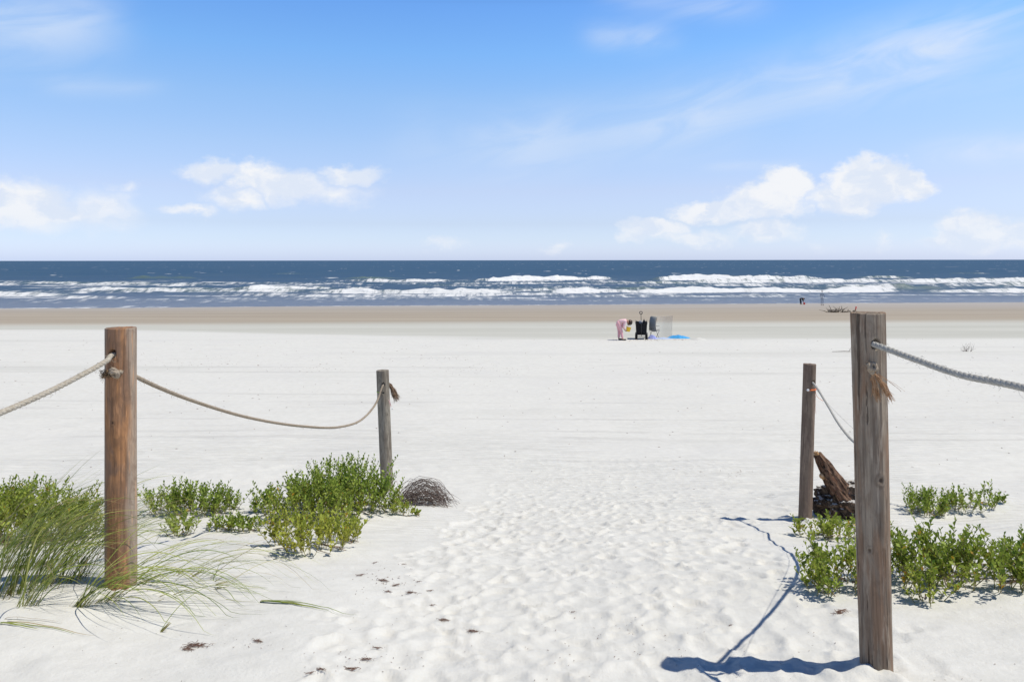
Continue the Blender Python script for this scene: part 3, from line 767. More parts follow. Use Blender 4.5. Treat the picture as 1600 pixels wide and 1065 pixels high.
mb = MB(); mb.tube(spline([(.040, -.035, 0), (.052, -.03, -.05), (.075, -.03, -.075), (.11, -.03, -.098)], 12), .0016, 5)
mb.tube(spline([(.045, -.02, -.02), (.05, -.02, -.10), (.046, -.02, -.16), (.052, -.02, -.21)], 12), .0011, 5); mb.build('loose_end', M_OR, e)
a = ray(1271, 603, d4 - .03)
e = empty('ghost_cord', a, 'faint pale thin line hanging from the slim brown post above the sagging rope', 'line')  # faint leftover of an erased rope, added as a solid thin cord
pts = [a, ray(1283, 619, lerp(d4, d2, .08)), ray(1305, 643, lerp(d4, d2, .25)), ray(1338, 674, lerp(d4, d2, .48)), ray(1362, 660, d2 + .07)]
mb = MB(); mb.tube(loc(e, spline(pts, 40)), .0011, 5); mb.build('line', M_R3, e)
zt = ray(0, 611, d3).z; axp = b3.lerp(t3, (zt - b3.z) / (t3.z - b3.z))
e = empty('twine_tie', axp, 'lime green twine scrap on the left side of the leaning grey-green post', 'twine')
mb = MB(); ring(mb, (0, 0, 0), None, 9.6 / F * d3 + .003, .0045, R(-190), R(-120), 8); mb.build('twine', M_YG, e)
a = ray(607.5, 626, d3 - .02)
e = empty('ribbon_scrap', a, 'faded pink ribbon with clear tag hanging from the leaning grey-green post', 'ribbon')
mb = MB(); pp = [Vector((.0, -.02, .02)), Vector((.012, -.03, -.0)), Vector((.020, -.03, -.03)), Vector((.022, -.032, -.06))]
mb.ribbon(pp, [.004, .010, .014, .003], Vector((1, 0, .1)).normalized()); mb.tube([(.0, -.02, .02), (.02, -.02, -.02), (.038, -.02, -.07)], .0012, 5); mb.build('ribbon', M_PK, e)
mb = MB(); mb.box((.041, -.02, -.082), (.012, .003, .022), Matrix.Rotation(R(20), 3, 'Y')); mb.build('tag', M_WT, e)

# ------------------------------------------------------------------ shrubs
def leaf_mat(name, dark, light, yellow):
    m = bpy.data.materials.new(name); m.use_nodes = True; N = NT(m.node_tree)
    b = m.node_tree.nodes['Principled BSDF']; out = m.node_tree.nodes['Material Output']
    g = N.new('ShaderNodeNewGeometry'); rnd = g.outputs['Random Per Island']
    ye = N.new('ShaderNodeAttribute', attribute_name='yel').outputs['Fac']
    c = N.mix(rnd, dark, light)
    c = N.mix(N.m('MULTIPLY', ye, 0.8, clamp=True), c, yellow)
    r2 = N.m('FRACT', N.m('MULTIPLY', rnd, 37.7))
    c = N.mix(N.m('MULTIPLY', N.m('GREATER_THAN', r2, 0.972), N.ss(ye, 0.05, 0.35)), c, (0.50, 0.27, 0.03))
    b.inputs['Roughness'].default_value = 0.5; b.inputs['Specular IOR Level'].default_value = 0.2
    N.put(b.inputs['Base Color'], c)
    tr = N.new('ShaderNodeBsdfTranslucent'); N.put(tr.inputs[0], N.mix(0.5, c, (0.20, 0.28, 0.02)))
    mx = N.new('ShaderNodeMixShader'); mx.inputs[0].default_value = 0.32
    N.nt.links.new(b.outputs[0], mx.inputs[1]); N.nt.links.new(tr.outputs[0], mx.inputs[2]); N.nt.links.new(mx.outputs[0], out.inputs[0])
    return m
M_LEAF = leaf_mat('fleshy_leaf', (0.095, 0.180, 0.022), (0.360, 0.460, 0.085), (0.47, 0.45, 0.065))
M_STEM = plain('shrub_stem', (0.28, 0.25, 0.09), .7, .2, .3, 40)
M_WOODY = plain('woody_stem', (0.22, 0.15, 0.10), .8, .2, .3, 40)

def shrub(label, lobes, seed, group='low fleshy-leaved dune shrubs', leaf=0.0345):
    rnd = np.random.RandomState(seed); root = None
    LV = []; LY = []; mb = MB()
    for (px, py, rx, ry, h, n, ye) in lobes:
        c = gp(px, py); kq = ksc(py); rx *= kq; ry *= kq * 1.15; h *= kq
        if root is None:
            root = empty('dune_shrub', c, label, 'shrub', group)
        for i in range(n):
            a = rnd.uniform(0, 2 * math.pi); q = math.sqrt(rnd.rand())
            bx = c.x + math.cos(a) * q * rx; by = c.y + math.sin(a) * q * ry
            bz = h0(bx, by)
            hh = h * math.sqrt(1 - .72 * q * q) * rnd.uniform(.70, 1.03)
            ln = Vector((math.cos(a) * q * .60 + rnd.normal() * .20, math.sin(a) * q * .60 + rnd.normal() * .20, 1.0))
            s0 = Vector((bx, by, bz - .02)); pts = []
            bend = Vector((rnd.normal() * .10, rnd.normal() * .10, 0))
            ns = 6
            for k in range(ns):
                t = k / (ns - 1)
                pts.append(s0 + ln * (hh * t) + bend * (hh * t * t) - root.location)
            mb.tube(pts, [.0024 - .0014 * k / (ns - 1) for k in range(ns)], 4, False)
            # side twigs
            axes = [(pts, hh, 0.22)]
            for j in range(rnd.randint(1, 4)):
                t0 = rnd.uniform(.25, .7); b0 = Vector(pts[0]).lerp(Vector(pts[-1]), t0)
                aa = rnd.uniform(0, 6.28); l = hh * rnd.uniform(.22, .40)
                dd = Vector((math.cos(aa) * .6, math.sin(aa) * .6, .9)).normalized()
                tw = [b0 + dd * l * k / 3 + Vector((0, 0, .12 * l * (k / 3) ** 2)) for k in range(4)]
                mb.tube(tw, [.0016, .0013, .001, .0008], 3, False); axes.append((tw, l, 0.15))
            for (ax_, l, t_start) in axes:
                m = max(4, int(l * (1 - t_start) / 0.0122))
                ph = rnd.uniform(0, 6.28)
                for j in range(m):
                    t = t_start + (1 - t_start) * ((j + .5) / m) ** .8
                    k = t * (len(ax_) - 1); k0 = min(int(k), len(ax_) - 2)
                    p = Vector(ax_[k0]).lerp(Vector(ax_[k0 + 1]), k - k0)
                    zrel = (p.z + root.location.z - bz) / max(h, .05)
                    tipf = t > .88
                    L = leaf * (0.45 + 0.55 * kq) * rnd.uniform(.50, 1.22) * (0.75 if tipf else 1)
                    qa = ph + j * 2.399 + rnd.normal() * .3
                    up = rnd.uniform(.35, 1.6) if not tipf else rnd.uniform(1.2, 3)
                    d = np.array([math.cos(qa), math.sin(qa), up]); d /= np.linalg.norm(d)
                    s = np.cross(d, [0, 0, 1]); s /= max(np.linalg.norm(s), 1e-6)
                    nn = np.cross(s, d); rl = rnd.normal() * .4; s = s * math.cos(rl) + nn * math.sin(rl); nn = np.cross(s, d)
                    P0 = np.array(p)
                    wd = L * rnd.uniform(.22, .31)
                    LV.append([P0, P0 + d * L * .62 - s * wd + nn * wd * .35, P0 + d * L * .58 - nn * wd * .25, P0 + d * L * .62 + s * wd + nn * wd * .35,
                               P0 + d * L * .97 - nn * L * .05])
                    yy = ye * (1.15 - 0.9 * min(1, zrel)) + (0.10 if zrel < .35 else 0) + rnd.normal() * .10
                    LY.append(yy)
        for i in range(max(2, n // 9)):
            a = rnd.uniform(0, 6.28)
            p0 = Vector((c.x, c.y, 0)) + Vector((math.cos(a) * rx * .3, math.sin(a) * ry * .3, 0)); p1 = Vector((c.x + math.cos(a) * rx * 1.05, c.y + math.sin(a) * ry * 1.05, 0)); pm = (p0 + p1) / 2 + Vector((rnd.normal() * .03, rnd.normal() * .03, 0))
            wood_ = MB(); wood_.tube([Vector((q.x, q.y, h0(q.x, q.y) + zz)) - root.location for q, zz in ((p0, .03), (pm, .012), (p1, .004))], [.004, .003, .0018], 5); wood_.build('runner', M_WOODY, root)
    V = np.array(LV).reshape(-1, 3); n = len(LV)
    base = np.arange(n)[:, None] * 5
    tri = np.array([[0, 2, 1], [0, 3, 2], [1, 2, 4], [2, 3, 4]])
    Fq = (base[:, :, None] + tri[None]).reshape(-1, 3)
    mesh_np('foliage', V, Fq, M_LEAF, root, smooth=True, attrs={'yel': np.repeat(LY, 5)})
    mb.build('stems', M_STEM, root)
    return root

shrub('broad yellow-green shrub behind the grass at the left edge', [(20, 845, .42, .22, .44, 115, .75), (110, 838, .22, .20, .33, 50, .6), (-90, 850, .35, .25, .46, 55, .5), (10, 805, .45, .12, .32, 55, .08)], 11)
shrub('small open green shrub between the orange-brown post and the big shrub', [(262, 798, .13, .12, .27, 30, .05), (310, 800, .20, .13, .24, 58, .12), (352, 797, .09, .10, .20, 26, .05), (282, 834, .09, .06, .19, 18, .25)], 12)
shrub('tiny low shrub in front of the small open shrub', [(343, 828, .07, .05, .15, 18, .15), (380, 830, .08, .05, .15, 20, .1)], 13)
shrub('largest rounded green shrub at the foot of the leaning post', [(535, 790, .28, .24, .375, 120, .10), (490, 812, .28, .20, .33, 80, .35), (482, 856, .20, .13, .27, 55, 1.0), (425, 798, .12, .10, .22, 22, .02), (592, 792, .12, .14, .25, 30, .30),
       (525, 846, .13, .12, .22, 38, .75), (405, 796, .06, .06, .17, 8, .02)], 14)
shrub('little yellow-green sprig clump in front of the dead wiry tangle', [(628, 803, .07, .05, .14, 12, .5), (652, 806, .02, .02, .07, 3, .2)], 15)
shrub('dark green shrub left of a gap on the small right dune', [(1445, 803, .12, .10, .24, 36, .12), (1462, 800, .12, .08, .17, 16, .1)], 16)
shrub('thinner green shrub right of a gap on the small right dune', [(1508, 796, .12, .08, .20, 24, .2), (1540, 790, .06, .06, .20, 9, .1)], 17)
shrub('single tiny sprig alone on the small right dune', [(1566, 786, .015, .015, .09, 3, 0)], 18)
shrub('yellow-green shrub at the foot of the slim brown post', [(1272, 838, .10, .06, .15, 14, .6), (1310, 840, .14, .10, .20, 26, .45), (1345, 850, .12, .12, .20, 16, .35)], 19)
shrub('wide dense green shrub behind the thick grey post', [(1322, 918, .15, .10, .28, 36, .45), (1400, 908, .20, .12, .27, 34, .35), (1470, 905, .20, .12, .31, 42, .30), (1450, 938, .06, .05, .20, 10, .5), (1550, 914, .28, .12, .27, 48, .35), (1655, 912, .28, .15, .29, 44, .3),
       (1285, 925, .07, .07, .17, 12, .2), (1500, 890, .22, .05, .20, 10, .05), (1610, 890, .25, .07, .22, 14, .1)], 20)

# ------------------------------------------------------------------ beach grass
def blade_mat():
    m = bpy.data.materials.new('grass_blade'); m.use_nodes = True; N = NT(m.node_tree)
    b = m.node_tree.nodes['Principled BSDF']; out = m.node_tree.nodes['Material Output']
    g = N.new('ShaderNodeNewGeometry'); rnd = g.outputs['Random Per Island']
    at = N.new('ShaderNodeAttribute', attribute_name='dry').outputs['Fac']
    c = N.ramp(rnd, [(0, (0.12, 0.17, 0.03)), (.4, (0.22, 0.28, 0.05)), (.8, (0.40, 0.43, 0.10)), (1, (0.52, 0.46, 0.19))])
    c = N.mix(at, c, (0.42, 0.33, 0.17))
    N.put(b.inputs['Base Color'], c); b.inputs['Roughness'].default_value = .5; b.inputs['Specular IOR Level'].default_value = .3
    tr = N.new('ShaderNodeBsdfTranslucent'); N.put(tr.inputs[0], c)
    mx = N.new('ShaderNodeMixShader'); mx.inputs[0].default_value = 0.25
    N.nt.links.new(b.outputs[0], mx.inputs[1]); N.nt.links.new(tr.outputs[0], mx.inputs[2]); N.nt.links.new(mx.outputs[0], out.inputs[0])
    return m
M_BL = blade_mat()
def tuft(label, px, py, n, L, lean, seed, spread=.03, width=.0055, dry=0.0, az0=0.0, azs=.5, up=1.0, curl=1.0):
    rnd = random.Random(seed); c = gp(px, py); kq = ksc(py); L *= kq; spread *= kq
    e = empty('beach_grass', c, label, 'grass tuft', 'arching beach grass tufts')
    mb = MB(); sh = MB()
    for i in range(n):
        a = az0 + rnd.gauss(0, azs)
        b0 = Vector((rnd.gauss(0, spread), rnd.gauss(0, spread * .8), 0))
        b0.z = h0(c.x + b0.x, c.y + b0.y) - c.z - .01
        l = L * rnd.uniform(.55, 1.15)
        th = R(90) - rnd.uniform(.15, .55) * lean * 1.3             # start angle over the ground
        pts = [b0]; seg = 14; dirh = Vector((math.cos(a), math.sin(a), 0)); k = rnd.uniform(.55, 1.25) * lean * 1.9 * curl
        for s in range(seg):
            t = (s + 1) / seg
            ang = th * up - k * t ** 1.4
            st = dirh * math.cos(ang) + Vector((0, 0, math.sin(ang)))
            q = pts[-1] + st * (l / seg)
            gz = h0(c.x + q.x, c.y + q.y) - c.z + .004
            q.z = max(q.z, gz + .003)
            pts.append(q)
        w_ = width * rnd.uniform(.6, 1.15)
        wd = [w_ * (.8 if j == 0 else 1) * (1 - (j / seg) ** 2.2 * .93) for j in range(seg + 1)]
        side = dirh.cross(Vector((0, 0, 1))); side = (side + Vector((rnd.gauss(0, .5), rnd.gauss(0, .5), rnd.gauss(0, .7)))).normalized()
        dr = 1.0 if rnd.random() < dry else 0.0
        mb.ribbon(pts, wd, side, dr)
    mb.build('blades', M_BL, e, attr='dry')
    for i in range(max(3, n // 4)):
        b0 = Vector((rnd.gauss(0, spread * .8), rnd.gauss(0, spread * .7), -.01))
        sh.tube([b0, b0 + Vector((.04 / up * .5, 0, .03 * up + .005)), b0 + Vector((.07 / up * .5, 0, .055 * up + .005))], [.0022, .0019, .001], 5)
    sh.build('sheaths', M_STEM, e)
tf = [
    ('upright grass tuft at the left edge below the yellow-green shrub', 8, 925, 60, .66, .60, 1, .05, .0066, .05, .2, .45, 1.0),
    ('dense grass tuft with a pale stem base low at the far left', 40, 945, 26, .58, .80, 2, .025, .0065, .05, .1, .4, .95),
    ('grass tuft rooted midway between left edge and orange-brown post', 62, 912, 76, .70, .72, 3, .08, .0060, .08, .15, .5, .95),
    ('low grass tuft with yellowish base furthest forward at left', 118, 946, 28, .62, .95, 4, .02, .006, .05, .05, .4, .85),
    ('thick grass tuft just left of the foot of the orange-brown post', 115, 905, 52, .64, .85, 5, .06, .0052, .1, .15, .5, .9),
    ('grass tuft in front of the foot of the orange-brown post', 155, 938, 26, .70, 1.0, 6, .03, .0056, .05, .05, .35, .7),
    ('trailing grass tuft just right of the foot of the orange-brown post', 215, 912, 24, .72, .95, 7, .04, .0045, .12, .05, .35, .50),
    ('sparse wispy grass behind the orange-brown post', 150, 850, 40, .66, .80, 8, .14, .0026, .3, .15, .6, .8),
    ('fine long arching grass in the middle of the left sand', 290, 900, 20, .78, 1.0, 9, .07, .0038, .12, -.05, .3, .55),
    ('short flattened grass wisp below the tiny low shrub', 335, 914, 10, .40, .9, 10, .03, .0045, .15, .1, .5, .35),
    ('flattened dark grass blades lying on the bare sand', 402, 940, 6, .46, .5, 11, .006, .0080, 0, -.32, .07, .16),
    ('brown-green stray blades at the bottom left edge', -6, 972, 5, .46, .8, 12, .02, .006, .3, -.15, .12, .2),
    ('lone curved yellow blade tuft in front of the arching grass', 247, 985, 2, .36, .8, 13, .006, .0042, .6, .5, .2, .75),
    ('tall fine grass wisps rising over the left edge shrub', 95, 850, 18, .78, .85, 14, .12, .0025, .25, .1, .4, .95),
    ('curly dry grass wisps between shrub and arching grass', 262, 860, 18, .50, 1.0, 15, .14, .0026, .5, .1, .9, .45),
    ('grass tuft off the left edge leaning into view', -60, 930, 40, .78, .70, 16, .06, .006, .05, .1, .35, .95),
    ('grass tuft in front of the left edge shrub, second row', 25, 888, 80, .62, .75, 18, .09, .0060, .1, .15, .45, .95),
    ('grass tuft between left edge shrub and orange-brown post, second row', 92, 884, 80, .60, .80, 19, .10, .0058, .12, .15, .45, .9),
    ('single thin arching grass blades between trailing tuft and arching grass', 250, 925, 7, .80, 1.0, 17, .05, .0036, .1, -.1, .3, .45),
]
for a in tf: tuft(*a[:12], up=a[12])

# dead wiry tangle by the back-left post
M_WIRE = plain('dead_wiry_stem', (0.15, 0.115, 0.10), .85, .15, .35, 20)
def tangle():
    rnd = random.Random(7); c = gp(660, 788); KT = ksc(788) * 1.0
    e = empty('dead_plant_tangle', c, 'dome of dead brown wiry stems lying right of the leaning post', 'dead plant')
    mb = MB()
    for i in range(150):
        a = rnd.gauss(0, .32) + (math.pi if rnd.random() < .3 else 0); off = Vector((rnd.gauss(0, .045), rnd.gauss(0, .07), 0))
        Lh = rnd.uniform(.13, .225); hh = rnd.uniform(.02, .20) * (1 - .5 * abs(math.sin(a)))
        dr = Vector((math.cos(a), math.sin(a), 0)); sk = rnd.uniform(-.05, .05); pts = []
        for k in range(11):
            t = -1 + 2 * k / 10
            z = hh * max(0, 1 - abs(t) ** 2.3) + .008 + .006 * math.sin(t * 9 + i)
            pts.append(off + dr * (Lh * t) + Vector((.01 * math.sin(t * 6 + i), sk * (1 - t * t) + .012 * math.cos(t * 5 + i * 2), z)))
        mb.tube([q * KT for q in pts], [.0019] * 9 + [.0013, .0008], 4, False)
    mb.build('stems', M_WIRE, e)
tangle()

# ------------------------------------------------------------------ driftwood stump
def bark(name, c1, c2, c3, sandy):
    m, N, b = mat(name, .9, .1)
    t = N.new('ShaderNodeTexCoord'); p = t.outputs['Object']
    rn = N.new('ShaderNodeVectorRotate', rotation_type='Y_AXIS'); N.put(rn.inputs['Vector'], p); rn.inputs['Angle'].default_value = R(32)
    f = N.noise(N.v('MULTIPLY', rn.outputs[0], (1, 1, .16)), 48, 5, .65, .6); g = N.noise(p, 22, 5, .6)
    c = N.mix(N.ss(f, .38, .6), c1, c2); c = N.mix(N.ss(g, .5, .66), c, c3)
    ge = N.new('ShaderNodeNewGeometry'); nz = N.sep(ge.outputs['Normal'])[2]
    sn = N.m('MULTIPLY', N.ss(N.m('ADD', nz, N.m('MULTIPLY', N.m('SUBTRACT', N.noise(p, 40, 4), .5), 1.6)), .62, .82), sandy)
    N.put(b.inputs['Base Color'], N.mix(sn, c, (.64, .61, .57)))
    N.put(b.inputs['Normal'], N.bump(f, .9, .012, N.bump(g, .5, .01)))
    return m
M_DR1 = bark('driftwood', (.040, .025, .018), (.25, .155, .105), (.15, .078, .050), .0)
M_DR2 = bark('rotten_root_wood', (.022, .017, .013), (.15, .11, .08), (.07, .048, .036), .9)
M_DR3 = bark('broken_pale_wood', (.45, .27, .13), (.60, .42, .26), (.5, .3, .15), .0)
def stump():
    c = gp(1318, 806)
    e = empty('driftwood_stump', c, 'leaning broken driftwood stump between the slim brown and thick grey posts', 'driftwood')
    sx = c.y / F; KS_ = ksc(806)
    def q(px, py, dy=0.0): return Vector(((px - 1318) * sx, dy, -(py - 806) * sx))
    # leaning trunk
    path = [q(1338, 806, -.10), q(1325, 790, -.10), q(1312, 772, -.09), q(1300, 752, -.06), q(1288, 730, -.03), q(1277, 711)]
    rad = [q * KS_ for q in (.082, .078, .070, .058, .044, .027)]
    na = 72; P2 = spline(path, 90); n = len(P2); V = []
    for i, p in enumerate(P2):
        t = i / (n - 1); r = np.interp(t, np.linspace(0, 1, 6), rad)
        T = (P2[min(i + 1, n - 1)] - P2[max(i - 1, 0)]).normalized(); u = Vector((0, 1, 0)); v = T.cross(u).normalized()
        for k in range(na):
            a = 2 * math.pi * k / na
            rr = r * (1 + .30 * float(fbm(math.cos(a) * 1.8, math.sin(a) * 1.8 + t * 2.4, 3, 4)) + .26 * float(fbm(k / na * 15, t * 4.2, 9, 4)))
            V.append(p + (u * math.sin(a) + v * math.cos(a)) * rr)
    Fc = [(i * na + k, i * na + (k + 1) % na, (i + 1) * na + (k + 1) % na, (i + 1) * na + k) for i in range(n - 1) for k in range(na)]
    Fc.append(tuple((n - 1) * na + k for k in range(na)))
    mesh_np('trunk', V, Fc, M_DR1, e)
    mb = MB()
    for k in range(14):
        a = 2 * math.pi * k / 14; o = Vector((math.cos(a) * .016 + .004, math.sin(a) * .018, .004 * math.sin(a * 2)))
        mb.tube([q(1277, 714) + o * .8, q(1275, 710) + o, q(1273 + (k % 3), 708 - (k * 5 % 4)) + o * .9], [.010, .007, .001], 5)
    mb.build('splintered_tip', M_DR3, e)
    mb = MB(); mb.ball(q(1280, 742, -.045), (.020, .022, .024), 20, 14, noise=.05, seed=3)
    mb.tube([q(1288, 748, -.01), q(1281, 743, -.04)], [.026, .017], 10); mb.build('snapped_branch', M_DR3, e)
    # root mass: jagged slabs
    mb = MB(); rnd = random.Random(5)
    n1_, m1_ = 90, 60; V = []; 
    cc = q(1325, 792)
    for i in range(m1_ + 1):
        th = math.pi * i / m1_
        for k in range(n1_):
            ph = 2 * math.pi * k / n1_
            d = np.array([math.sin(th) * math.cos(ph), math.sin(th) * math.sin(ph), math.cos(th)])
            w1 = float(fbm(d[0] * 2.1 + 4 + d[2], d[1] * 2.1 + d[2] * 2.5, 61, 5, .6)); w2 = 1 - abs(float(fbm((d[0] * .75 + d[2] * .6) * 9 + d[1] * 3, (d[2] * .75 - d[0] * .6) * 2.4 + d[1] * 4, 66, 3, .6)))
            r = 1 + .34 * w1 + .42 * (w2 - .75)
            V.append(cc + Vector((d[0] * .22 * r, d[1] * .15 * r, d[2] * .165 * r)) * KS_)
    Fc = [(i * n1_ + k, (i + 1) * n1_ + k, (i + 1) * n1_ + (k + 1) % n1_, i * n1_ + (k + 1) % n1_) for i in range(m1_) for k in range(n1_)]
    mesh_np('root_mass', V, Fc, M_DR2, e, smooth=True)
    for k in range(26):
        a = rnd.uniform(0, 6.28); s = q(1318 + rnd.uniform(-14, 40), 798 - rnd.uniform(0, 30), rnd.uniform(-.12, .05))
        d = Vector((rnd.uniform(-.35, .6), rnd.uniform(-.6, .2), rnd.uniform(-.1, .6))).normalized(); l = rnd.uniform(.06, .14)
        mb.tube([s, s + d * l * .5 + Vector((0, 0, rnd.uniform(-.01, .02))), s + d * l], [.020, .013, .004], 6)
    mb.build('roots', M_DR2, e, smooth=False)
    mb = MB(); mb.ball(q(1336, 764, .02), (.05, .04, .05), 16, 12, noise=.12, seed=8); mb.build('broken_knob', M_DR3, e)
stump()

# ------------------------------------------------------------------ people
M_SKIN = plain('skin', (.48, .29, .20), .6, .3, .04); M_PINK = plain('pink_cloth', (.84, .56, .58), .85, .1, .06, 60); M_PINKP = plain('pink_trousers', (.76, .42, .45), .85, .1, .06, 60)
M_HAIR = plain('dark_hair', (.035, .022, .016), .5, .3, .2); M_BLK = plain('black_cloth', (.022, .024, .03), .8, .1, .2, 50); M_SHOE = plain('dark_shoe', (.06, .05, .05), .7)
M_LIP = plain('lips', (.42, .16, .14), .6); M_YEL = plain('yellow_plastic', (.75, .50, .03), .35, .5, .03); M_REDP = plain('red_plastic', (.6, .05, .04), .4, .4, .03)
def skin_obj(name, verts, edges, radii, m, parent, root=0, sub=2):
    me = bpy.data.meshes.new(name); me.from_pydata([Vector(v) for v in verts], edges, []); me.update(); me.materials.append(m)
    o = bpy.data.objects.new(name, me); col.objects.link(o); o.parent = parent
    md = o.modifiers.new('skin', 'SKIN')
    if not me.skin_vertices: 
        bpy.context.view_layer.objects.active = o
    for i, r in enumerate(radii):
        rr = r if isinstance(r, tuple) else (r, r)
        me.skin_vertices[0].data[i].radius = rr
    me.skin_vertices[0].data[root].use_root = True
    md.use_smooth_shade = True
    s = o.modifiers.new('sub', 'SUBSURF'); s.levels = sub; s.render_levels = sub
    return o
def person(label, loc_, J, s, top_m, leg_m, hair_m, rz=0.0, cat='person', skin_m=None, long_hair=True):
    """J: joint positions in metres for a figure whose feet stand at z = 0"""
    skin_m = skin_m or M_SKIN
    e = empty('person', loc_, label, cat, None, rz)
    g = {k: Vector(v) for k, v in J.items()}
    V = []; E = []; Rd = []
    def add(p, r, par=None):
        V.append(Vector(p)); Rd.append(r)
        if par is not None: E.append((par, len(V) - 1))
        return len(V) - 1
    pel = add(g['pelvis'], (.085 * s, .075 * s)); wai = add(g['pelvis'].lerp(g['chest'], .45), (.075 * s, .062 * s), pel)
    ch = add(g['chest'], (.095 * s, .07 * s), wai); nk = add(g['neck'], (.036 * s, .036 * s), ch)
    hb = add(g['neck'].lerp(g['head'], .55), (.055 * s, .05 * s), nk); hd = add(g['head'], (.082 * s, .085 * s), hb)
    add(g['head'] + (g['head'] - g['neck']).normalized() * .06 * s, (.06 * s, .065 * s), hd)
    legs = []
    for sd in ('l', 'r'):
        h = add(g['hip_' + sd], .062 * s, pel); k = add(g['knee_' + sd], .042 * s, h); c = add(g['knee_' + sd].lerp(g['ankle_' + sd], .35), .040 * s, k); a = add(g['ankle_' + sd], .026 * s, c)
        f = add(g['toe_' + sd], (.026 * s, .018 * s), a); legs.append((h, k, c, a, f))
        sh = add(g['sho_' + sd], .040 * s, ch); el_ = add(g['elb_' + sd], .029 * s, sh); wr = add(g['wri_' + sd], .019 * s, el_)
        hv = (g['wri_' + sd] - g['elb_' + sd]).normalized()
        pm = add(g['wri_' + sd] + hv * .045 * s, (.024 * s, .012 * s), wr)
    skin_obj('body', V, E, Rd, skin_m, e, 0)
    # hands: four fingers and a thumb each, on the palm
    mb = MB()
    for sd, sg in (('l', 1), ('r', -1)):
        hv = (g['wri_' + sd] - g['elb_' + sd]).normalized(); sidev = hv.cross(Vector((1, 0, .2))).normalized(); cu = sidev.cross(hv)
        pm = g['wri_' + sd] + hv * .060 * s
        for k, l in enumerate((.038, .045, .042, .033)):
            b = pm + sidev * (k - 1.5) * .011 * s
            mb.tube([b, b + hv * l * .5 * s, b + hv * l * .8 * s + cu * .010 * s, b + hv * l * s + cu * .022 * s], [.0062 * s, .0058 * s, .005 * s, .004 * s], 6)
        b = g['wri_' + sd] + hv * .025 * s + sidev * -.018 * s
        mb.tube([b, b - sidev * .016 * s + hv * .018 * s, b - sidev * .018 * s + hv * .04 * s + cu * .01 * s], [.008 * s, .007 * s, .005 * s], 6)
        mb.build('fingers', skin_m, e); mb = MB()
    # face
    up = (g['head'] - g['neck']).normalized(); fw = Vector(J.get('face', (.3, 0, -1))); fw = (fw - up * fw.dot(up)).normalized(); sv = up.cross(fw)
    mb = MB(); hc = g['head'] - up * .005 * s
    mb.tube([hc + fw * .082 * s + up * .012 * s, hc + fw * .094 * s - up * .014 * s], [.006 * s, .010 * s], 6)
    mb.build('nose', skin_m, e)
    for q in (-1, 1):
        mb = MB(); mb.ball(hc + sv * q * .082 * s, (.014 * s, .014 * s, .02 * s), 8, 6); mb.build('ear', skin_m, e)
    mb = MB()
    for q in (-1, 1):
        mb.ball(hc + fw * .078 * s + sv * q * .030 * s + up * .008 * s, .010 * s, 8, 6); mb.build('eye', M_HAIR, e); mb = MB()
    mb.ball(hc + fw * .078 * s - up * .040 * s, (.018 * s, .018 * s, .006 * s), 8, 6)
    mb.build('mouth', M_LIP if skin_m is M_SKIN else skin_m, e)
    # hair
    mb = MB(); hcc = g['head'] + up * .022 * s - fw * .020 * s
    Mh = Matrix((sv, fw, up)).transposed()
    mb.ball(hcc, (.098 * s, .095 * s, .098 * s), 18, 12, Mh)
    if long_hair:
        for k in range(26):
            a = -1.5 + 3.0 * k / 25; o = (sv * math.sin(a) - fw * math.cos(a)) * .084 * s
            st = hcc + o; mb.tube([st + up * .05 * s, st - up * .03 * s, st - up * .07 * s + Vector((0.03, 0, -.05)) * s, st - up * .08 * s + Vector((.05, 0, -.12)) * s], [.018 * s, .02 * s, .016 * s, .004 * s], 6)
    mb.build('hair', hair_m, e)
    # top
    V.clear(); E.clear(); Rd.clear()
    p_ = add(g['pelvis'].lerp(g['chest'], .12), (.105 * s, .088 * s)); w_ = add(g['pelvis'].lerp(g['chest'], .5), (.102 * s, .085 * s), p_); c_ = add(g['chest'], (.115 * s, .088 * s), w_); add(g['chest'].lerp(g['neck'], .75), .058 * s, c_)
    for sd in ('l', 'r'):
        a = add(g['sho_' + sd], .055 * s, c_); b = add(g['elb_' + sd], .044 * s, a); add(g['elb_' + sd].lerp(g['wri_' + sd], .85), .034 * s, b)
    skin_obj('top', V, E, Rd, top_m, e, 0)
    V.clear(); E.clear(); Rd.clear()
    p_ = add(g['pelvis'], (.104 * s, .092 * s)); add(g['pelvis'].lerp(g['chest'], .18), (.098 * s, .08 * s), p_)
    for sd in ('l', 'r'):
        a = add(g['hip_' + sd] * .9 + g['pelvis'] * .1, .078 * s, p_); b = add(g['knee_' + sd], .058 * s, a); add(g['ankle_' + sd] + (g['knee_' + sd] - g['ankle_' + sd]) * .06, .046 * s, b)
    skin_obj('trousers', V, E, Rd, leg_m, e, 0)
    for sd in ('l', 'r'):
        mb = MB(); a = g['ankle_' + sd]; t = g['toe_' + sd]
        c = (a + t) / 2; c.z = .026 * s
        dv = Vector((t.x - a.x, t.y - a.y, 0)).normalized(); Ms = Matrix((dv, Vector((0, 0, 1)).cross(dv), Vector((0, 0, 1)))).transposed()
        mb.ball(c + dv * .0, (.085 * s, .036 * s, .030 * s), 14, 8, Ms); mb.build('shoe', M_SHOE, e)
    return e
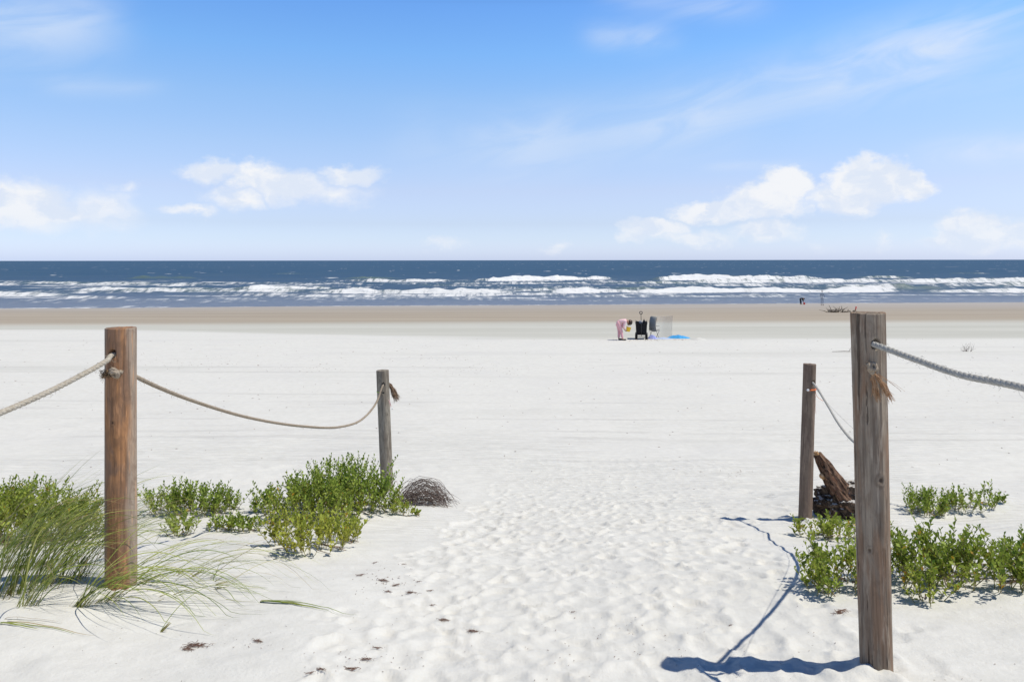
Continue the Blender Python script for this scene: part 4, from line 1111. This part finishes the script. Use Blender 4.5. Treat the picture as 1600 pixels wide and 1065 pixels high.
J1 = dict(pelvis=(-.06, 0, .62), chest=(.15, 0, .72), neck=(.26, 0, .70), head=(.350, 0, .630), face=(.5, -.5, -.8),
          hip_l=(-.05, .065, .60), hip_r=(-.05, -.065, .60), knee_l=(.0, .08, .33), knee_r=(.06, -.07, .33), ankle_l=(-.01, .08, .05), ankle_r=(.10, -.08, .05),
          toe_l=(.10, .09, .02), toe_r=(.21, -.09, .02), sho_l=(.20, .115, .67), sho_r=(.20, -.115, .67), elb_l=(.11, .13, .50), elb_r=(.13, -.13, .50), wri_l=(.19, .05, .38), wri_r=(.19, -.06, .385))
pc = gp(972, 531.5)
K = pc.y / F * 44.0           # metres per 44 px there
J1s = {k: Vector(v) * K for k, v in J1.items()}
person('child in pink top and pink trousers bending over a yellow pail', pc - Vector((.10 * K, 0, 0)), J1s, K * .98, M_PINK, M_PINKP, M_HAIR, 0)
def pail(label, at_, m, s=1.0, tilt=0.0):
    e = empty('toy_pail', at_, label, 'pail'); e.rotation_euler = (0, R(tilt), 0)
    mb = MB(); n = 28; prof_ = [(.0, .0), (.055, 0), (.058, .004), (.074, .13), (.080, .132), (.080, .14), (.072, .14), (.054, .008), (.0, .008)]
    vs = []; fs = []
    for i, (r, z) in enumerate(prof_):
        for k in range(n): vs.append((r * s * math.cos(2 * math.pi * k / n), r * s * math.sin(2 * math.pi * k / n), z * s))
    for i in range(len(prof_) - 1):
        for k in range(n): fs.append((i * n + k, i * n + (k + 1) % n, (i + 1) * n + (k + 1) % n, (i + 1) * n + k))
    mb.add(vs, fs); mb.build('bucket', m, e)
    mb = MB(); mb.tube([(math.cos(a) * .078 * s, .0, .132 * s + math.sin(a) * .06 * s) for a in [math.pi * k / 14 for k in range(15)]], .004 * s, 6); mb.build('handle', M_WT, e)
pail('bright yellow toy pail held by the child in pink', ray(981, 518, pc.y) + Vector((0, 0, 0)), M_YEL, 1.15 * K, 12)
# figure at the water's edge
pw = gp(1251, 475.8); K2 = pw.y / F * 13.6
J2 = {k: Vector(v) * K2 for k, v in J1.items()}
J2['elb_l'] = Vector((.26, .13, .50)) * K2; J2['elb_r'] = Vector((.27, -.13, .48)) * K2; J2['wri_l'] = Vector((.30, .1, .30)) * K2; J2['wri_r'] = Vector((.30, -.1, .27)) * K2
J2['ankle_r'] = Vector((.03, -.08, .05)) * K2; J2['toe_r'] = Vector((.14, -.09, .02)) * K2; J2['knee_r'] = Vector((.02, -.07, .33)) * K2
person('distant person in dark clothes bending down at the water edge', pw, J2, K2, M_BLK, M_BLK, M_HAIR, 0, long_hair=False)
pail('small red toy pail on wet sand beside the distant bending person', gp(1256.5, 476.2), M_REDP, 1.5)
# half-erased ghost of a standing figure in the wash, built as a see-through body
def ghost_mat(name, c, alpha):
    m = bpy.data.materials.new(name); m.use_nodes = True; N = NT(m.node_tree); b = m.node_tree.nodes['Principled BSDF']
    t = N.new('ShaderNodeTexCoord'); f = N.noise(t.outputs['Object'], 6, 3)
    N.put(b.inputs['Base Color'], N.mix(f, tuple(q * .9 for q in c), c)); b.inputs['Roughness'].default_value = .8
    b.inputs['Alpha'].default_value = alpha
    return m
M_GH = ghost_mat('ghost_grey', (.12, .16, .22), .16)
pg = gp(1284.5, 477.4); K3 = pg.y / F * 23 / 1.72
J3 = dict(pelvis=(0, 0, .92), chest=(0, 0, 1.28), neck=(0, 0, 1.46), head=(.01, 0, 1.62), face=(0, -1, 0), hip_l=(.09, 0, .88), hip_r=(-.09, 0, .88), knee_l=(.10, -.01, .50), knee_r=(-.10, -.01, .50),
          ankle_l=(.10, .02, .08), ankle_r=(-.10, .02, .08), toe_l=(.11, -.10, .03), toe_r=(-.11, -.10, .03), sho_l=(.17, 0, 1.38), sho_r=(-.17, 0, 1.38), elb_l=(.22, .0, 1.12), elb_r=(-.22, 0, 1.12), wri_l=(.23, -.04, .88), wri_r=(-.23, -.04, .88))
person('faint see-through grey standing figure in the wash right of the bending person', pg, {k: Vector(v) * K3 for k, v in J3.items()}, K3 * 1.35, M_GH, M_GH, M_GH, 0, skin_m=M_GH, long_hair=False)

# ------------------------------------------------------------------ wagon, chair, ghost shape, towel
M_FAB = plain('black_fabric', (.018, .019, .022), .8, .15, .25, 25); M_STEEL = plain('black_steel', (.03, .03, .032), .4, .4, .1); M_RUB = plain('rubber', (.016, .016, .016), .8, .1)
wc = gp(1002, 529.5); kw = wc.y / F * 44
e = empty('beach_wagon', wc, 'black folding beach wagon with upright handle beside the child in pink', 'wagon', rz=R(-10)); e.scale = (kw * .95, kw, kw)
def wagon(e):
    n = 20; V = []; zs = [.20, .30, .42, .54, .585, .60]; hw = [.175, .185, .19, .195, .20, .20]; hd = [.36, .37, .38, .39, .40, .40]
    for z, a, b in zip(zs, hw, hd):
        ring_ = []
        for s in range(4):
            p0 = [(-a, -b), (a, -b), (a, b), (-a, b)][s]; p1 = [(a, -b), (a, b), (-a, b), (-a, -b)][s]
            for k in range(n):
                t = k / n; x = p0[0] + (p1[0] - p0[0]) * t; y = p0[1] + (p1[1] - p0[1]) * t
                sag = -.020 * math.sin(math.pi * t) * (1 if z > .55 else 0); bul = .012 * math.sin(math.pi * t) * math.sin((z - .2) * 7)
                nx_, ny_ = [(0, -1), (1, 0), (0, 1), (-1, 0)][s]
                ring_.append(Vector((x + nx_ * bul, y + ny_ * bul, z + sag + .003 * math.sin(k * 2.1 + s))))
        V += ring_
    m = 4 * n; Fc = [(i * m + k, i * m + (k + 1) % m, (i + 1) * m + (k + 1) % m, (i + 1) * m + k) for i in range(len(zs) - 1) for k in range(m)]
    Fc.append(tuple(range(m - 1, -1, -1)))
    o = mesh_np('fabric_tub', V, Fc, M_FAB, e); sd = o.modifiers.new('solid', 'SOLIDIFY'); sd.thickness = .012
    mb = MB()
    for sx in (-1, 1):
        for sy in (-1, 1):
            mb.tube([(sx * .17, sy * .33, .12), (sx * .205, sy * .41, .63)], .012, 8)
        mb.tube([(sx * .19, -.40, .20), (sx * .19, .40, .20)], .012, 8); mb.tube([(sx * .19, -.36, .14), (sx * .19, .36, .50)], .008, 8)
    for sy in (-1, 1):
        mb.tube([(-.19, sy * .38, .20), (.19, sy * .38, .20)], .012, 8); mb.tube([(-.17, sy * .38, .20), (0, sy * .40, .36), (.17, sy * .38, .20)], .007, 8)
        mb.tube([(-.17, sy * .33, .11), (.17, sy * .33, .11)], .012, 8)
    mb.build('frame', M_STEEL, e)
    for sx in (-1, 1):
        for sy in (-1, 1):
            mb = MB(); x0 = sx * .185
            prof_ = [(-.045, .06), (-.045, .085), (-.035, .098), (-.015, .102), (.015, .102), (.035, .098), (.045, .085), (.045, .06), (-.045, .06)]; k_ = 32; vs = []; fs = []
            for (xx, r) in prof_:
                for k in range(k_):
                    a = 2 * math.pi * k / k_; vs.append((x0 + xx, sy * .31 + math.cos(a) * r, .102 + math.sin(a) * r))
            for i in range(len(prof_) - 1):
                for k in range(k_): fs.append((i * k_ + k, i * k_ + (k + 1) % k_, (i + 1) * k_ + (k + 1) % k_, (i + 1) * k_ + k))
            mb.add(vs, fs); w_ = mb.build('wheel', M_RUB, e)
            mb = MB(); mb.tube([(x0 - .035, sy * .31, .102), (x0 + .035, sy * .31, .102)], .022, 14)
            for k in range(6):
                a = k * math.pi / 3; mb.tube([(x0, sy * .31, .102), (x0, sy * .31 + math.cos(a) * .065, .102 + math.sin(a) * .065)], .008, 6)
            mb.build('rim', M_STEEL, w_)
    mb = MB(); mb.tube([(.0, -.42, .14), (.0, -.44, .30), (-.012, -.44, .90)], .011, 10); mb.build('pull_bar', M_STEEL, e)
    mb = MB(); cx, cz = -.014, .955
    mb.tube([(cx + math.cos(a) * .052, -.44, cz + math.sin(a) * .046) for a in [2 * math.pi * k / 24 for k in range(25)]], .013, 8); mb.build('grip', M_STEEL, e)
    for sx in (-1, 1):
        mb = MB(); mb.tube([(sx * .19, -.40, .50), (sx * .203, -.41, .60), (sx * .206, -.415, .64)], [.016, .02, .014], 8); mb.build('corner_cap', M_STEEL, e)
wagon(e)
M_TW = plain('grey_towel', (.45, .45, .47), .9)
mb = MB(); mb.ball((0, 0, 0), (.07, .09, .075), 16, 10, noise=.08, seed=4)
o = mb.build('rolled_towel', M_TW); o.location = wc + Vector((-.05, -.2, .60)) * kw; tag(o, 'pale grey bundled towel poking out of the black wagon', 'towel')
mb = MB(); mb.ball((0, 0, 0), (.05, .06, .09), 14, 10, Matrix.Rotation(R(-20), 3, 'Y'), noise=.06, seed=6); mb.tube([(0, 0, .05), (-.02, 0, .12)], .012, 6)
o = mb.build('beach_bag', M_BLK); o.location = wc + Vector((.06, -.28, .61)) * kw; tag(o, 'black bag bulging above the rim of the black wagon', 'bag')

M_GRY = plain('grey_canvas', (.33, .33, .31), .85, .1, .1); M_LAV = plain('lavender_fabric', (.30, .33, .62), .85, .1, .2, 12); M_BLU = plain('sky_blue_fabric', (.06, .33, .66), .7, .2, .2, 8)
cc_ = gp(1021, 528.5); kc = cc_.y / F * 44
e = empty('folding_chair', cc_, 'grey canvas folding beach chair seen side-on right of the wagon', 'chair'); e.scale = (kc * .5, kc * .62, kc * .95); e.rotation_euler = (0, 0, R(38))
mb = MB(); V = []; n = 14
bk = [Vector((-.02, 0, .34)), Vector((-.10, 0, .42)), Vector((-.08, 0, .60)), Vector((.0, 0, .74)), Vector((.06, 0, .77))]
bk = spline(bk, n)
for p in bk: V += [p + Vector((0, -.22, 0)), p + Vector((.03, 0, 0)), p + Vector((0, .22, 0))]
m_ = len(bk); o = mesh_np('backrest', V, [(3 * i + j, 3 * i + j + 1, 3 * i + j + 4, 3 * i + j + 3) for i in range(m_ - 1) for j in range(2)], M_GRY, e); sd = o.modifiers.new('s', 'SOLIDIFY'); sd.thickness = .05
sp_ = spline([Vector((-.12, 0, .32)), Vector((.0, 0, .24)), Vector((.2, 0, .26)), Vector((.3, 0, .30))], 12); V = []
for p in sp_: V += [p + Vector((0, -.24, .03)), p, p + Vector((0, .24, .03))]
m_ = len(sp_); o = mesh_np('seat', V, [(3 * i + j, 3 * i + j + 1, 3 * i + j + 4, 3 * i + j + 3) for i in range(m_ - 1) for j in range(2)], M_GRY, e); sd = o.modifiers.new('s', 'SOLIDIFY'); sd.thickness = .02
for sy in (-1, 1):
    mb = MB(); mb.tube([(-.13, sy * .25, .0), (.28, sy * .25, .30)], .011, 7); mb.build('leg', M_STEEL, e)
    mb = MB(); mb.tube([(.22, sy * .25, .0), (-.12, sy * .25, .34)], .011, 7); mb.build('leg', M_STEEL, e)
    mb = MB(); mb.tube([(-.11, sy * .245, .32), (-.11, sy * .245, .45), (-.085, sy * .245, .62), (.0, sy * .245, .76)], .011, 7); mb.build('back_post', M_STEEL, e)
    mb = MB(); mb.box((.08, sy * .26, .47), (.34, .05, .02)); mb.build('armrest', M_GRY, e, bevel=.005)
M_SH = ghost_mat('ghost_pale', (.55, .54, .50), .15)
ps = gp(1038, 528); ks = ps.y / F
e = empty('ghost_sheet', ps, 'pale see-through ghost shape right of the grey folding chair', 'ghost shape')  # half-erased smear, built as an added see-through sheet
V = []; nn, mm = 30, 14
for i in range(nn):
    t = i / (nn - 1)
    for j in range(mm):
        q = j / (mm - 1); wdt = lerp(13, 14.5, q)
        x = (lerp(-11, 12 + 1.5 * q * q * q, t)) * ks; y = .25 * math.sin(t * 3.1) + .008 * math.sin(t * 11); z = q * (35 - 2 * math.sin(t * math.pi)) * ks
        V.append((x, y, z))
o = mesh_np('cloth', V, [(i * mm + j, (i + 1) * mm + j, (i + 1) * mm + j + 1, i * mm + j + 1) for i in range(nn - 1) for j in range(mm - 1)], M_SH, e); sd = o.modifiers.new('s', 'SOLIDIFY'); sd.thickness = .004
def heap(name, label, cat, px, py, rx, ry, rz_, m, seed, parent=None):
    c = gp(px, py); n1, m1 = 44, 18; V = []
    for i in range(m1 + 1):
        q = i / m1
        for k in range(n1):
            a = 2 * math.pi * k / n1; ww = 1 + .22 * float(fbm(math.cos(a) * 1.5 + seed, math.sin(a) * 1.5, seed, 3))
            x = math.cos(a) * rx * q * ww; y = math.sin(a) * ry * q * ww
            z = rz_ * (1 - q ** 2) * (1 + .6 * float(fbm(x * 5 + seed, y * 5, seed + 2, 4))) + .012 * (1 - q) + .004
            V.append((x, y, z))
    Fc = [(i * n1 + k, (i + 1) * n1 + k, (i + 1) * n1 + (k + 1) % n1, i * n1 + (k + 1) % n1) for i in range(m1) for k in range(n1)]
    o = mesh_np(name, V, Fc, m); o.location = c; tag(o, label, cat); return o
heap('beach_towel', 'bright sky-blue towel heaped on the sand right of the pale ghost shape', 'towel', 1060, 528.5, .44, .28, .085, M_BLU, 3)
heap('beach_bag', 'lavender-blue cloth bag under the grey folding chair', 'bag', 1019, 529.5, .17, .15, .11, M_LAV, 5)
heap('beach_towel', 'pale lavender towel spread below the see-through ghost shape', 'towel', 1036, 529.5, .34, .22, .035, plain('pale_blue_towel', (.45, .52, .68), .85), 8)
heap('sand_pile', 'small pale pile of dug sand right of the blue towel', 'sand pile', 1092, 531, .30, .3, .05, M_SAND, 9)

# ------------------------------------------------------------------ driftwood and twigs far off
M_DW = plain('bleached_driftwood', (.22, .185, .145), .9, .1, .3, 4)
def brush(name, label, cat, px, py, n, wd, ht, r, seed, m=M_DW, flat=.5):
    rnd = random.Random(seed); c = gp(px, py); e = empty(name, c, label, cat); mb = MB()
    for i in range(n):
        s = Vector((rnd.uniform(-wd, wd), rnd.uniform(-.2, .2) * wd, 0)); d = Vector((rnd.uniform(-1, 1), rnd.uniform(-.5, .5), rnd.uniform(0, 1) * flat + .1)).normalized(); l = ht * rnd.uniform(.4, 1.1)
        mid = s + d * l * .5 + Vector((rnd.gauss(0, .06) * l, 0, rnd.gauss(.05, .06) * l)); mb.tube([s, mid, s + d * l], [r, r * .8, r * .3], 6)
        if rnd.random() < .6: mb.tube([mid, mid + Vector((rnd.uniform(-.3, .3), rnd.uniform(-.2, .2), rnd.uniform(.1, .4))) * l], [r * .6, r * .2], 5)
    mb.build('branches', m, e)
    return e
brush('driftwood_pile', 'tangled driftwood branches on the wet sand near the water', 'driftwood', 1306, 488.5, 30, .65, .62, .030, 3)
brush('driftwood_pile', 'low scrap of driftwood right beside the larger tangled branches', 'driftwood', 1322, 488.5, 16, .55, .35, .022, 4, flat=.3)
brush('dead_twig', 'small bare twig bush alone on the dry beach at right', 'dead plant', 1511, 550, 16, .12, .32, .004, 5, M_WIRE, 1.3)
brush('dead_twig', 'bare twig sticking up behind the thick grey post', 'dead plant', 1330, 550, 9, .10, .28, .005, 6, M_WIRE, .9)
e = empty('fallen_stick', gp(1300, 551), 'long thin dark stick lying flat on the dry beach left of the thick post', 'stick')
mb = MB(); mb.tube([(0, 0, .02), (.4, .02, .03), (.8, 0, .02)], [.006, .010, .005], 6); mb.build('stick', M_WIRE, e)
e = empty('marker_stake', gp(1336.5, 488), 'small red-topped stake standing on the wet sand behind the thick post', 'stake')
mb = MB(); mb.tube([(-.16, 0, 0), (-.05, 0, .10), (.03, 0, .14)], [.10, .07, .03], 7); mb.build('foot', M_DW, e)
mb = MB(); mb.tube([(.0, 0, .12), (.05, 0, .34)], [.035, .05], 8); mb.ball((.05, 0, .36), (.055, .05, .06), 10, 8); mb.build('top', M_REDP, e)

# ------------------------------------------------------------------ dried seaweed bits on the sand
M_WEED = plain('dried_seaweed', (.19, .115, .085), .9, .1, .35, 60)
proto = []
def weed_mesh(seed, n=46, w=.05):
    rnd = random.Random(seed); mb = MB()
    for i in range(n):
        s = Vector((rnd.gauss(0, w * .5), rnd.gauss(0, w * .28), rnd.uniform(0, .008))); p = [s]
        a = rnd.gauss(0, .9)
        for k in range(3):
            a += rnd.gauss(0, .5); p.append(p[-1] + Vector((math.cos(a), math.sin(a) * .8, rnd.gauss(.02, .25))) * w * .22)
        for q in p: q.z = abs(q.z) + .001
        mb.tube(p, [.0016, .0018, .0014, .0006], 4, False)
    return mb
W_ME = []
for k in range(4):
    mb = weed_mesh(30 + k, n=[46, 30, 60, 20][k], w=[.05, .04, .07, .03][k]); o = mb.build('dried_seaweed', M_WEED); W_ME.append(o.data); bpy.data.objects.remove(o)
weeds = [(562, 898, 1, 1.1), (596, 908, 0, 1.2), (617, 914, 2, .7), (604, 925, 0, .8), (641, 926, 2, .9), (653, 911, 3, 1), (671, 921, 1, .8), (690, 966, 0, 1.0), (737, 988, 2, .8), (570, 1031, 2, .7), (548, 1046, 1, 1.3),
         (588, 1013, 1, .9), (302, 1008, 2, 1.3), (290, 1015, 0, 1), (400, 1000, 0, .9), (585, 880, 3, 1.1), (630, 884, 3, 1), (675, 944, 3, 1), (500, 1052, 3, 1.3), (894, 957, 3, .9), (483, 1056, 1, .8), (1295, 845, 1, 1.1), (1140, 980, 3, .8), (1310, 960, 0, 1.5)]
where = ['uppermost on the slope below the big shrub', 'second down the slope below the big shrub', 'wide one midway down the slope below the big shrub', 'small one left on the slope', 'wide one right on the slope below the big shrub', 'small one near the path edge',
         'at the path edge right of the slope bits', 'alone below the slope bits', 'reddish, alone in the lower path', 'reddish, near the bottom edge left of the path', 'at the bottom edge below the reddish one', 'above the reddish one near the bottom edge',
         'dark streak low on the left sand', 'tail of the dark streak low on the left sand', 'faint, low in the middle of the left sand', 'speck just below the big shrub', 'speck right below the big shrub', 'speck between slope and path', 'speck at the very bottom edge',
         'dark speck in the middle of the path', 'scrap at the very bottom edge', 'under the yellow-green shrub by the slim post', 'speck near the bent rope shadow', 'dark scrap in front of the wide right shrub']
for i, ((px, py, k, s), wh) in enumerate(zip(weeds, where)):
    o = bpy.data.objects.new('dried_seaweed', W_ME[k]); col.objects.link(o); o.location = gp(px, py) + Vector((0, 0, .004))
    o.scale = (s * .55, s * .38, s * .4); o.rotation_euler = (0, 0, random.Random(i).uniform(-.6, .6)); tag(o, 'dried brown seaweed scrap, ' + wh, 'seaweed', 'dried seaweed scraps on the sand')
# innumerable specks
def specks():
    rnd = random.Random(77); mb = MB()
    def put(x, y, s):
        z = h0(x, y) + .003; a = rnd.uniform(0, 3.14); l = s * rnd.uniform(.6, 1.8); w_ = s * rnd.uniform(.25, .6)
        u = Vector((math.cos(a), math.sin(a), 0)); v = Vector((-math.sin(a), math.cos(a), 0)); c = Vector((x, y, z))
        mb.add([c - u * l, c - v * w_ + u * l * .2, c + u * l, c + v * w_, c + Vector((0, 0, w_ * .7))], [(0, 1, 4), (1, 2, 4), (2, 3, 4), (3, 0, 4)])
    for i in range(260):
        y = 2.4 + 6 * rnd.random() ** 1.2; put(rnd.uniform(-.75, .75) * y, y, .0035)
    for i in range(420):
        y = rnd.uniform(8, 27); put(rnd.uniform(-.75, .75) * y, y, .008 + y * .0006)
    for (cx, cy, sx, sy, n, s) in [(1010, 531.5, 75, 1.2, 60, .022), (760, 577, 80, 8, 60, .014), (330, 565, 90, 10, 60, .014), (480, 577, 70, 4, 40, .014), (600, 905, 45, 22, 45, .005), (560, 1030, 70, 18, 22, .004), (400, 1005, 70, 14, 14, .004),
                               (1290, 850, 50, 10, 30, .005), (700, 560, 60, 4, 30, .016), (1000, 573, 150, 8, 30, .016), (950, 1000, 200, 50, 60, .004), (1150, 740, 40, 5, 14, .01), (1500, 600, 60, 25, 30, .012)]:
        for i in range(n):
            q = gp(cx + rnd.gauss(0, sx * .6), cy + rnd.gauss(0, sy * .6)); put(q.x, q.y, s)
    o = mb.build('beach_debris', M_WEED, smooth=False); tag(o, 'scattered dark shell and seaweed specks over the sand', 'debris', kind='stuff')
specks()
